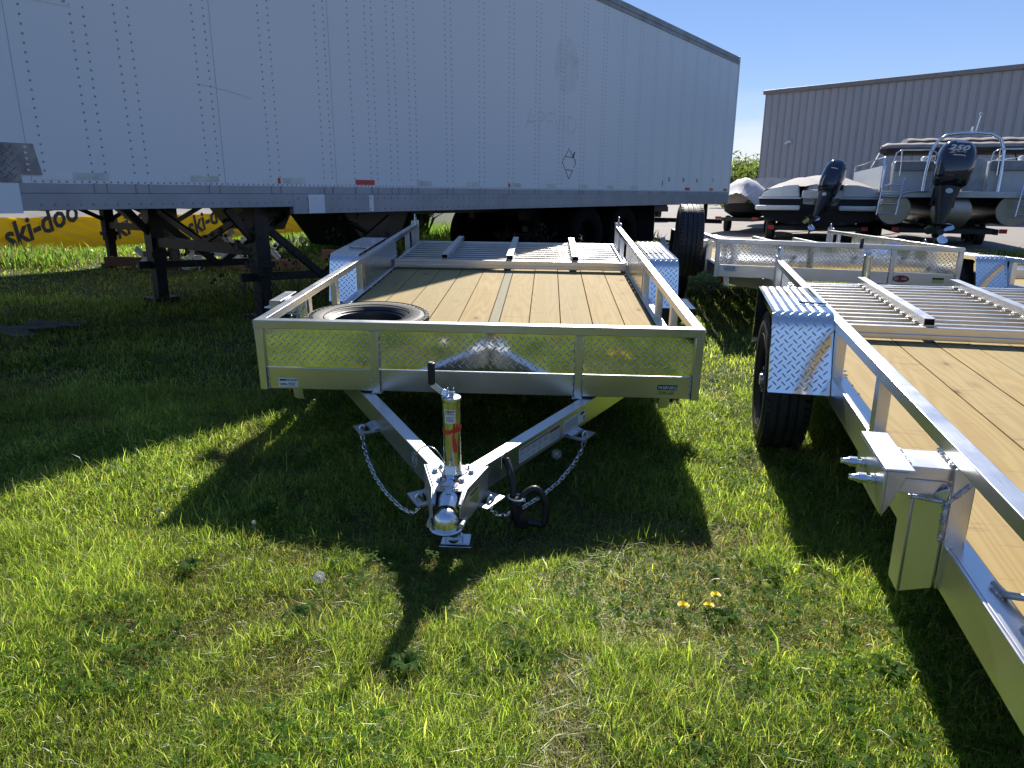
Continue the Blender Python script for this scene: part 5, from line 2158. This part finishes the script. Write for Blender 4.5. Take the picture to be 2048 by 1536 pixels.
def outboard(name, lab, m, sc=1.0, text=None, prop=True, group=None):
    """local: x right, y toward the boat, z up from the clamp; stern side faces -y"""
    root = thing(name, lab, 'outboard motor', m, group=group)
    S = lambda *a: [tuple(v * sc for v in p) for p in a[0]]
    c = MB()
    secs = []
    prof = [(.02, .34, .42, .00), (.06, .44, .56, .00), (.20, .50, .66, .00), (.40, .53, .72, .01), (.60, .52, .74, .03), (.74, .47, .70, .05), (.84, .38, .60, .06), (.90, .26, .42, .07), (.915, .12, .2, .07)]
    for z, w, d, cy in prof:
        secs.append(S(rrect(w, d, z, 0, cy + .05)))
    loft(secs, c)
    cowl = c.build('cowling', M_MOTOR, root, 60)
    b = MB()
    b.tube([Vector((x, y, z)) * sc for x, y, z in [(.25 * math.cos(a), .05 + .345 * math.sin(a), .565) for a in [R(200 + 14 * k) for k in range(11)]]], .012 * sc, 6)
    b.build('silver_band', M_GEL, cowl, 60)
    leg = MB()
    secs = []
    for z, w, d, cy in [(.03, .34, .44, .05), (-.10, .30, .42, .05), (-.30, .24, .40, .04), (-.52, .17, .36, .02), (-.70, .12, .34, .0), (-.84, .10, .30, .0)]:
        secs.append(S(rrect(w, d, z, 0, cy, 16, 2.4)))
    loft(secs[::-1], leg)
    leg.build('midsection', M_BLACKM, root, 60)
    q = MB()
    secs = []
    for y, r in [(-.34, .03), (-.28, .055), (-.1, .065), (.12, .06), (.26, .03), (.30, .008)]:
        secs.append([(r * math.cos(2 * math.pi * k / 14) * sc, y * sc, (-.90 + r * math.sin(2 * math.pi * k / 14)) * sc) for k in range(14)])
    loft(secs, q)
    q.box(-.13 * sc, .13 * sc, -.32 * sc, .20 * sc, -.745 * sc, -.73 * sc)
    q.prism([Vector(v) * sc for v in ((-.006, .16, -.92), (-.006, -.14, -.92), (-.006, -.06, -1.16), (-.006, .06, -1.14))], (.012 * sc, 0, 0))
    q.build('gearcase', M_BLACKM, root, 50)
    if prop:
        for k in range(3):
            b = MB()
            a = 2 * math.pi * k / 3 + .9
            rad = Vector((math.cos(a), 0, math.sin(a)))
            tan = Vector((-math.sin(a), 0, math.cos(a)))
            secs = []
            for r, w, tw in [(.05, .07, .9), (.09, .14, .75), (.14, .19, .6), (.19, .15, .5), (.215, .05, .45)]:
                dv = tan * math.cos(tw) + Vector((0, 1, 0)) * math.sin(tw)
                o = Vector((0, -.30, -.90)) + rad * r
                nn = rad.cross(dv) * .006
                secs.append([tuple((o + dv * w / 2 + nn) * sc), tuple((o + nn * 1.6) * sc), tuple((o - dv * w / 2 + nn) * sc), tuple((o - dv * w / 2 - nn) * sc), tuple((o + dv * w / 2 - nn) * sc)])
            loft(secs, b)
            b.build('propeller_blade', M_CHROME, root, 50)
        MB().cyl(Vector((0, -.37, -.90)) * sc, Vector((0, -.26, -.90)) * sc, .055 * sc, 14).build('propeller_hub', M_BLACKM, root, 50)
    br = MB()
    br.box(-.16 * sc, .16 * sc, .26 * sc, .36 * sc, -.30 * sc, .10 * sc)
    br.box(-.14 * sc, -.10 * sc, .10 * sc, .30 * sc, -.25 * sc, -.05 * sc)
    br.box(.10 * sc, .14 * sc, .10 * sc, .30 * sc, -.25 * sc, -.05 * sc)
    br.build('clamp_bracket', M_BLACKM, root, 0)
    e = MB()
    mm = basis((1, 0, 0), (0, 0, 1), (0, -1, 0), (0, -.168 * sc, -.08 * sc))
    e.lathe([(.0005, .006), (.045 * sc, .005), (.050 * sc, 0)][::-1], mm, 18)
    e.build('round_emblem', M_GEL, root, 0)
    if text:
        # printed on the upper rear of the cowling
        yb, z0 = -.335 * sc, .645 * sc
        fm = basis((1, 0, 0), (0, .10, .995), (0, -.995, .10), (-.165 * sc, -.347 * sc, z0))
        lettering(text, .135 * sc, M_LABEL, root, fm, .004, .3, 1.25, .006)
        fm = basis((1, 0, 0), (0, .3, .95), (0, -.95, .3), (-.07 * sc, -.30 * sc, .795 * sc))
        b = MB()
        for k in range(6):
            b.box((.0 + k * .030) * sc, (.022 + k * .030) * sc, 0, .022 * sc, 0, .012, fm)
        b.build('small_print', M_LABEL, root, 0)
    return root


def boat_trailer(lab, m, L, w, wheels, z=.42):
    root = thing('boat_trailer', lab, 'boat trailer', m, group='boat trailers in the yard')
    b = MB()
    for s in (-1, 1):
        b.beam((s * w / 2, .1, z), (s * w / 2, L * .7, z), .07, .12)
        b.beam((s * w / 2, L * .7, z), (0, L, z - .02), .07, .12)
        b.beam((s * w * .28, -.05, z + .14), (s * w * .28, L * .6, z + .20), .09, .05)
    b.build('frame', M_BLACKM, root, 0)
    for y in (.15, .8, 1.6, 2.4, 3.2):
        if y < L * .68:
            MB().box(-w / 2 + .036, w / 2 - .036, y, y + .07, z - .05, z + .05).build('cross_member', M_BLACKM, root, 0)
    for s in (-1, 1):
        for yw in wheels:
            mm = Matrix.Translation((s * (w / 2 + .17), yw, .31 - m.translation.z)) @ Matrix.Rotation(R(90) * s, 4, 'Y')
            build_wheel(root, mm, .31, .20, .18, name='wheel', dish=.4, blocks=False, n=28)
        f = MB()
        f.box(s * (w / 2 + .06), s * (w / 2 + .30), wheels[0] - .40, wheels[-1] + .40, .66, .69)
        f.box(s * (w / 2 + .06), s * (w / 2 + .30), wheels[0] - .42, wheels[0] - .401, .45, .69)
        f.build('fender', M_BLACKM, root, 0, bevel=.01)
        l = MB().box(s * (w / 2 + .02), s * (w / 2 + .16), -.02, .03, z - .02, z + .07)
        l.build('tail_light', M_RED, root, 0)
    return root


# pontoon boat: stern faces the viewer
PA = Vector((9.55, 15.7, 0.0))
pm = Matrix.Translation(PA) @ Matrix.Rotation(R(-19), 4, 'Z')
pb = thing('pontoon_boat', 'silver pontoon boat on trailer, grey canopy furled over it, stern ladders toward the viewer', 'boat', pm)
for x, r in ((-1.12, .335), (0.0, .40), (1.16, .335)):
    q = MB()
    zc_ = .90 if abs(x) > .1 else .86
    secs = [[(x + rr * math.cos(2 * math.pi * k / 28), y, zc_ + rr * math.sin(2 * math.pi * k / 28)) for k in range(28)] for y, rr in ((.0, r * .97), (.01, r), (5.5, r), (6.4, r * .6), (6.9, r * .1))]
    loft(secs, q)
    t_ = q.build('pontoon', M_PONT, pb, 40)
    MB().box(x - r * .95, x + r * .95, -.006, -.001, zc_ - .012, zc_ + .004).build('seam', M_RIVET, t_, 0)
MB().box(-1.40, 1.42, -.15, 6.4, 1.24, 1.27).build('deck', M_PONT, pb, 0)
MB().box(-1.42, 1.44, -.20, -.151, 1.16, 1.29).build('deck_edge', M_GEL, pb, 0, bevel=.01)
b = MB()
for k in range(12):
    b.box(-1.35, 1.38, .2 + k * .5, .26 + k * .5, 1.16, 1.239)
b.build('cross_channels', M_BLACKM, pb, 0)
for (x0, x1) in ((-1.22, -.42), (.62, 1.42)):
    b = MB()
    b.box(x0, x1, .15, .55, 1.271, 1.92)
    s_ = b.build('rear_lounge', M_GEL, pb, 0, bevel=.03)
    MB().box(x0 + .01, x1 - .01, .10, .149, 1.72, 1.93).build('lounge_cushion', simple('light_grey_vinyl', (.36, .36, .37), .5), s_, 0, bevel=.02)
    MB().box(x0 + .55, x0 + .75, .25, .45, 1.925, 2.03).build('headrest', M_GEL, s_, 0, bevel=.04)
    q = MB()
    q.tube([(x0 - .05, .05, 1.80), (x0 + .0, .05, 2.10), (x0 + .1, .05, 2.16), (x1 - .15, .05, 2.16), (x1 - .03, .05, 2.10), (x1 + .0, .05, 1.75)], .014, 8)
    q.tube([(x0 + .10, .05, 2.16), (x0 + .12, .05, 1.85), (x0 + .12, .04, 1.62)], .012, 8)
    q.build('grab_rail', M_CHROME, s_, 60)
# fence panels (grey-white) with posts
for (x0, x1) in ((-.38, -.20), (.20, .60)):
    MB().box(x0, x1, .30, .33, 1.271, 1.98).build('side_panel', simple('light_panel', (.45, .50, .54), .35), pb, 0, bevel=.005)
for s in (-1, 1):
    b = MB().box(s * 1.36, s * 1.385, .56, 6.0, 1.271, 1.85)
    b.build('side_panel', simple('light_panel_side', (.45, .50, .54), .35), pb, 0)
    MB().tube([(s * 1.37, .4, 1.3), (s * 1.37, .4, 1.97), (s * 1.37, .5, 2.03), (s * 1.37, 5.9, 2.03), (s * 1.37, 6.0, 1.95), (s * 1.37, 6.0, 1.3)], .020, 8).build('side_rail', M_CHROME, pb, 60)
# ladders
for x0 in (-1.50, 1.12):
    q = MB()
    for dx in (0, .38):
        top_ = 1.78 if dx == 0 else 1.50
        q.tube([(x0 + dx + .10, -.20, top_ + .05), (x0 + dx + .08, -.26, top_), (x0 + dx, -.30, .78)], .017, 8)
    for k in range(4):
        z_ = .82 + k * .20
        q.tube([(x0 + .005 + .02 * k, -.295 + .008 * k, z_), (x0 + .385 + .02 * k, -.295 + .008 * k, z_)], .013, 8)
    q.tube([(x0 + .39, -.29, 1.05), (x0 + .44, -.28, 1.24), (x0 + .60, -.25, 1.28), (x0 + .92, -.22, 1.28), (x0 + 1.0, -.2, 1.36), (x0 + 1.03, -.15, 1.80)], .015, 8)
    q.build('ladder', simple('blue_tinted_ladder', (.55, .62, .74), .2, 1), pb, 60)
# tow arch
q = MB()
arch = [(-.62, .0, 1.28), (-.60, .05, 1.70), (-.55, .10, 2.10), (-.44, .12, 2.34), (-.28, .13, 2.46), (-.05, .14, 2.49), (.30, .14, 2.49), (.55, .13, 2.46), (.72, .12, 2.36), (.81, .10, 2.12), (.82, .05, 1.70), (.80, .0, 1.28)]
q.tube(arch, .034, 10)
q.tube([(.16, .14, 2.52), (.17, .14, 2.62)], .02, 8)
q.build('tow_arch', M_CHROME, pb, 60)
q = MB()
q.tube([(.24, .14, 2.52), (.28, .14, 2.84)], .012, 8)
q.lathe([(.0005, -.03), (.03, -.01), (.035, .01), (.02, .03), (.0005, .035)], Matrix.Translation((.28, .14, 2.87)), 12)
q.build('mast_light', M_CHROME, pb, 60)
# furled canopy: long roll across, light top and dark bottom
q = MB()
secs = []
for k in range(30):
    x = -1.35 + k * .118
    w = .22 if 0 < k < 29 else .10
    jig = .012 * math.sin(k * 2.1)
    secs.append([(x + (.02 * (j % 2)), 1.55 + w * 1.6 * math.cos(a) + jig, 2.28 + (.11 if math.sin(a) > 0 else .15) * math.sin(a) * (w / .22) + jig * .6) for j, a in enumerate([2 * math.pi * t / 14 for t in range(14)])])
loft(secs, q)
cn = q.build('furled_canopy', M_CANVAS, pb, 40)
q = MB()
secs = []
for k in range(30):
    x = -1.38 + k * .120
    w = .23 if 0 < k < 29 else .10
    secs.append([(x, 1.55 + w * 1.62 * math.cos(a), 2.255 + .15 * math.sin(a) * (w / .23)) for a in [math.pi + math.pi * t / 9 for t in range(10)]])
loft(secs, q)
q.build('canopy_boot', M_CANVASD, cn, 40)
q = MB()
secs = []
for k in range(24):
    x = -.75 + k * .11
    jig = .010 * math.sin(k * 1.7)
    secs.append([(x, 2.3 + .5 * math.cos(a), 2.46 + jig + .07 * math.sin(a)) for a in [2 * math.pi * t / 12 for t in range(12)]])
loft(secs, q)
q.build('canopy_top', M_CANVAS, cn, 40)
q = MB()
for s in (-1.3, 1.36):
    q.tube([(s, 3.2, 1.9), (s, 1.7, 2.30)], .016, 6)
    q.tube([(s, 1.0, 1.9), (s, 1.6, 2.28)], .016, 6)
q.build('canopy_frame', M_CHROME, cn, 60)
# console & seats seen over the stern
MB().box(-.1, .5, 2.6, 3.2, 1.271, 2.15).build('helm_console', M_GEL, pb, 0, bevel=.05)

boat_trailer('black trailer under the pontoon boat, with bunks striping the asphalt', Matrix.Translation((PA.x, PA.y, .10)) @ Matrix.Rotation(R(-19), 4, 'Z'), 7.2, 1.9, (2.2, 3.0), z=.34)
om = Matrix.Translation(Vector((9.02, 15.05, 1.35))) @ Matrix.Rotation(R(-22), 4, 'Z') @ Matrix.Rotation(R(-10), 4, 'X') @ Matrix.Rotation(R(6), 4, 'Y') @ Matrix.Diagonal((1.3, 1.05, 1, 1))
outboard('outboard_motor', 'large glossy navy outboard motor marked 250 on the pontoon boat stern', om, 1.06, '250')

# runabout with charcoal cover
RA = Vector((7.32, 17.25, 0))
rm = Matrix.Translation(RA) @ Matrix.Rotation(R(-22), 4, 'Z')
bt = thing('runabout_boat', 'black and white runabout under a grey canvas cover, stern toward the viewer', 'boat', rm)
W_ = 1.38


def hull_sec(y, w, zt_, zk, flare=1.0):
    return [(-w, y, zt_), (-w * .99, y, zt_ - .14), (-w * .93, y, zt_ - .40), (-w * .86, y, zk + .18), (-w * .45, y, zk + .06), (0, y, zk), (w * .45, y, zk + .06), (w * .86, y, zk + .18), (w * .93, y, zt_ - .40), (w * .99, y, zt_ - .14), (w, y, zt_)]


q = MB()
secs = [hull_sec(0, W_, 1.12, .44), hull_sec(2, W_ * 1.0, 1.15, .42), hull_sec(4, W_ * .92, 1.22, .44), hull_sec(5.4, W_ * .62, 1.30, .60), hull_sec(6.3, .12, 1.36, 1.0)]
loft(secs, q)
q.build('hull', simple('black_gelcoat', (.008, .010, .016), .35, 0, .1, 8, 0, **{'Specular_IOR_Level': .25}), bt, 35)
# white stern quarters with rounded shoulders
for s in (-1, 1):
    q = MB()
    pts = [(s * .45, -.01, 1.135), (s * (W_ - .03), -.01, 1.135), (s * (W_ - .10), -.01, 1.26), (s * (W_ - .30), -.01, 1.36), (s * (W_ - .6), -.01, 1.42), (s * .50, -.01, 1.43)]
    q.prism(pts, (0, .5, 0))
    q.build('stern_quarter', M_GEL, bt, 40, bevel=.03)
    q = MB().box(s * .42, s * (W_ + .01), -.05, .10, 1.10, 1.134)
    q.build('gunwale_lip', M_GEL, bt, 0, bevel=.012)
    q = MB().box(s * .42, s * (W_ + .05), -.42, .0, .86 - .02, .95)
    q.build('swim_platform', M_GEL, bt, 0, bevel=.035)
q = MB()
q.prism([(-.42, .0, 1.30), (-.40, .0, .98), (-.30, .0, .92), (.36, .0, .92), (.46, .0, .98), (.48, .0, 1.30)], (0, .08, 0))
q.build('motor_well', M_GEL, bt, 0, bevel=.03)
# cover
q = MB()
secs = []
for j in range(22):
    y = .12 + j * .29
    t_ = j / 21
    w = W_ * (1 if t_ < .6 else (1 - (t_ - .6) * 1.9)) * .985
    w = max(w, .1)
    hz = 1.42 + .26 * math.sin(min(1, t_ * 2.3) * math.pi / 2) - .25 * max(0, t_ - .6)
    sec = []
    for k in range(25):
        u = -1 + 2 * k / 24
        zz = 1.30 + (hz - 1.30) * (1 - abs(u) ** 2.4) + .03 * math.sin(k * 1.3 + j * .7) * (1 - abs(u)) + (.06 * math.exp(-((u - .2) ** 2 / .03 + (t_ - .22) ** 2 / .02)))
        if abs(u) > .95:
            zz = 1.16
        sec.append((u * w, y, zz))
    secs.append(sec)
loft(secs, q, closed=False, cap=False)
q.build('cover', M_CANVAS, bt, 60)
boat_trailer('black trailer carrying the canvas covered runabout, red tail lights low', Matrix.Translation((RA.x, RA.y, .08)) @ Matrix.Rotation(R(-22), 4, 'Z'), 7.0, 1.9, (1.6, 2.4), z=.32)
om = Matrix.Translation(Vector((7.22, 16.75, 1.22))) @ Matrix.Rotation(R(-26), 4, 'Z') @ Matrix.Rotation(R(-24), 4, 'X') @ Matrix.Rotation(R(14), 4, 'Y')
outboard('outboard_motor', 'black tilted outboard motor on the covered runabout', om, .92, None, prop=True)

# covered personal watercraft
jm = Matrix.Translation((7.35, 22.6, 0.07)) @ Matrix.Rotation(R(-30), 4, 'Z')
js = thing('covered_watercraft', 'small watercraft on a trailer under a pale silver cover, beside the semi trailer rear', 'watercraft', jm)


def pale_cover(parent, sc, off_, fan=False):
    q = MB()
    secs = []
    for j in range(16):
        t_ = j / 15
        y = -1.2 + 2.6 * t_
        w = .80 * (1 - abs(2 * t_ - 1) ** 3 * .5)
        h = .50 + .36 * math.exp(-((t_ - .25) ** 2) / .025) + .16 * math.exp(-((t_ - .6) ** 2) / .03)
        sec = []
        for k in range(19):
            u = -1 + 2 * k / 18
            sec.append((off_[0] + u * w * sc, off_[1] + y * sc, off_[2] + sc * (.28 + (h - .28) * (1 - abs(u) ** 1.7) + .012 * math.sin(k * 2.4 + j))))
        secs.append(sec)
    loft(secs, q, closed=False, cap=False)
    q.build('cover', M_COVERW, parent, 60)


pale_cover(js, 1.35, (0, 0, .45))
q = MB()
loft([rrect(1.3 * a, 2.7 * a, z_, 0, .1, 20, 2.6) for a, z_ in ((.6, .45), (.95, .62), (1.0, .84))], q)
q.build('hull', M_CANVASD, js, 40)
MB().beam((0, -1.4, .40), (0, 3, .35), 1.0, .10).build('trailer_frame', M_BLACKM, js, 0)
for s in (-1, 1):
    build_wheel(js, Matrix.Translation((s * .62, .2, .20)) @ Matrix.Rotation(R(90) * s, 4, 'Y'), .27, .15, .15, name='wheel', blocks=False, n=24)
    MB().box(s * .45, s * .62, -1.42, -1.38, .40, .48).build('tail_light', M_RED, js, 0)
jm2 = Matrix.Translation((9.4, 26.5, .07)) @ Matrix.Rotation(R(-25), 4, 'Z')
j2 = thing('covered_boat', 'pale fan-shaped covered boat bow rising between the watercraft and the runabout', 'boat', jm2)
q = MB()
secs = []
for j in range(10):
    t_ = j / 9
    y = -.2 + t_ * 4.0
    w = .35 + .85 * min(1, t_ * 2.5) if t_ < .5 else 1.2
    sec = []
    for k in range(25):
        u = -1 + 2 * k / 24
        sec.append((u * (.95 - .1 * t_), y, 1.0 + .72 * (1 - .25 * t_) * (1 - .10 * abs(u)) + .018 * math.cos(k * math.pi)))
    secs.append(sec)
front = [(x * .25, -.25, .75) for (x, y, z_) in secs[0]]
loft([front] + secs, q, closed=False, cap=False)
q.build('cover', M_COVERW, j2, 60)
q = MB()
loft([rrect(1.0 * a, 4.0, z_, 0, 2.0, 20, 3) for a, z_ in ((.5, .45), (1.5, .9), (2.3, 1.25))], q)
q.build('hull', M_CANVASD, j2, 40)

# rear of a parked dark pick-up glimpsed by the semi trailer corner
km = Matrix.Translation((7.75, 26.3, .06)) @ Matrix.Rotation(R(-20), 4, 'Z')
kt = thing('parked_pickup', 'dark parked pick-up with pale number plate, low behind the pale covered watercraft', 'pickup', Matrix.Translation((5.6, 30.5, .06)) @ Matrix.Rotation(R(10), 4, 'Z'))
b = MB()
b.prism([(-1, 0, .45), (-1, 5.4, .45), (-1, 5.4, 1.05), (-1, 4.0, 1.15), (-1, 3.4, 1.75), (-1, 1.9, 1.8), (-1, 1.75, 1.15), (-1, 0, 1.15)], (2.0, 0, 0))
kb = b.build('body', simple('black_car_paint', (.012, .012, .015), .2), kt, 0, bevel=.06)
MB().box(-.98, .98, -.12, -.001, .40, .62).build('bumper', M_BLACKM, kt, 0, bevel=.02)
MB().box(-.2, .2, -.13, -.121, .44, .56).build('number_plate', M_LABEL, kt, 0)
MB().prism([(-.9, 1.80, 1.2), (.9, 1.80, 1.2), (.8, 1.93, 1.72), (-.8, 1.93, 1.72)], (0, -.02, 0)).build('rear_window', M_MOTOR, kt, 0)
for s in (-1, 1):
    MB().box(s * .82, s * .99, -.02, -.001, .75, 1.05).build('tail_light', M_RED, kt, 0)
    for y in (1.0, 4.3):
        build_wheel(kt, Matrix.Translation((s * .88, y, .34)) @ Matrix.Rotation(R(90) * s, 4, 'Y'), .38, .24, .23, name='wheel', blocks=False, n=24)

# ------------------------------------------------------------------ small plants
def dandelion_clock(lab, x, y, h, sc=1.0, lean=(.0, 0)):
    root = thing('dandelion_clock', lab, 'dandelion', loc=(x, y, 0), group='dandelion seed heads')
    top = Vector((lean[0], lean[1], h))
    MB().tube([(0, 0, 0), (lean[0] * .3, lean[1] * .3, h * .5), top], .0016, 6).build('stem', simple('reddish_stem', (.16, .12, .05), .6), root, 60)
    b = MB()
    b.lathe([(.0005, -.005), (.004, -.003), (.005, 0), (.004, .003), (.0005, .005)], Matrix.Translation(top), 8)
    rr = random.Random(3)
    n = 110
    for i in range(n):
        ph = math.acos(1 - 2 * (i + .5) / n)
        th = math.pi * (1 + 5 ** .5) * i
        d = Vector((math.cos(th) * math.sin(ph), math.sin(th) * math.sin(ph), math.cos(ph)))
        r_ = .0175 * sc
        p = top + d * r_
        b.tube([top + d * .004, p], [.0002, .0002], 3, caps=False)
        s1 = d.cross(Vector((.3, .4, .8))).normalized()
        s2 = d.cross(s1)
        for k in range(6):
            a = k * math.pi / 3
            e = p + (s1 * math.cos(a) + s2 * math.sin(a)) * .0038 * sc + d * .0012
            w = (s1 * -math.sin(a) + s2 * math.cos(a)) * .00035
            b.add([p - w, p + w, e], [(0, 1, 2)])
    b.build('seed_head', simple('seed_fluff', (.78, .76, .72), .8), root, 0)


dandelion_clock('round white dandelion seed head standing in the sunlit lawn', -.555, 1.84, .105, 1.0, (-.012, .0))
dandelion_clock('dandelion seed head in shade below the right tongue beam', .195, 2.90, .09, 1.25, (.005, .0))


def dandelion(lab, x, y, h, seed, sc=1.0):
    rr = random.Random(seed)
    root = thing('dandelion_flower', lab, 'dandelion', loc=(x, y, 0), group='yellow dandelion flowers')
    MB().tube([(0, 0, 0), (0, 0, h)], .0014, 5).build('stem', simple('green_stem', (.09, .13, .03), .6), root, 60)
    b = MB()
    for ring, (n, r_, z_) in enumerate(((26, .017, .002), (22, .013, .006), (16, .008, .009))):
        for k in range(n):
            a = 2 * math.pi * k / n + rr.uniform(-.1, .1)
            d = Vector((math.cos(a), math.sin(a), 0))
            s = Vector((-math.sin(a), math.cos(a), 0)) * .0014
            l = r_ * sc * rr.uniform(.85, 1.1)
            o = Vector((0, 0, h))
            b.add([o - s * .5, o + s * .5, o + d * l + s + Vector((0, 0, z_)), o + d * l - s + Vector((0, 0, z_))], [(0, 1, 2, 3)])
    b.build('petals', simple('dandelion_yellow', (.88, .72, .01), .6), root, 0)


dandelion('leftmost of the three yellow dandelions in the lawn', .505, 1.80, .045, 1, 1.05)
dandelion('middle yellow dandelion of the three', .580, 1.80, .045, 2, .9)
dandelion('yellow dandelion furthest back of the three', .615, 1.855, .045, 3, .9)

for i, (x, y, n, L_, lab) in enumerate(((.02, 1.62, 10, .075, 'dandelion leaf rosette below the tip of the jack shadow'), (-.27, 1.56, 9, .08, 'leafy rosette where the crank shadow ends'), (.42, 1.30, 9, .085, 'jagged grey green rosette near the bottom edge'),
                                        (.98, 1.55, 8, .07, 'rosette beside the shadow of the nearest trailer'), (-.62, 1.78, 8, .06, 'rosette at the foot of the white seed head'), (.62, 1.78, 9, .065, 'rosette under the yellow dandelions'),
                                        (.86, 2.02, 8, .07, 'broad leaved weed in the strip between both trailer shadows'), (-1.05, 2.05, 9, .07, 'small rosette at the left in full sun'), (-.95, 2.45, 8, .08, 'leafy weed at the corner of the big trailer shadow'))):
    leaf_rosette('weed_rosette', lab, x, y, n, L_ * .72, .0085, 70 + i)


def clover_flower(x, y, h, lab):
    b = MB()
    b.tube([(x, y, 0), (x, y, h)], .001, 4)
    for i in range(26):
        ph = math.acos(1 - 2 * (i + .5) / 26)
        th = math.pi * (1 + 5 ** .5) * i
        d = Vector((math.cos(th) * math.sin(ph), math.sin(th) * math.sin(ph), math.cos(ph)))
        c = Vector((x, y, h))
        b.tube([c + d * .003, c + d * .009], [.0018, .0008], 4)
    tag(b.build('clover_flower', simple('clover_white', (.62, .58, .52), .7), None, 30), lab, 'clover flower')


clover_flower(-1.30, 2.36, .07, 'whitish clover head standing at the corner of the trailer shadow')
clover_flower(-.93, 2.30, .05, 'small clover head further along the shadow edge')
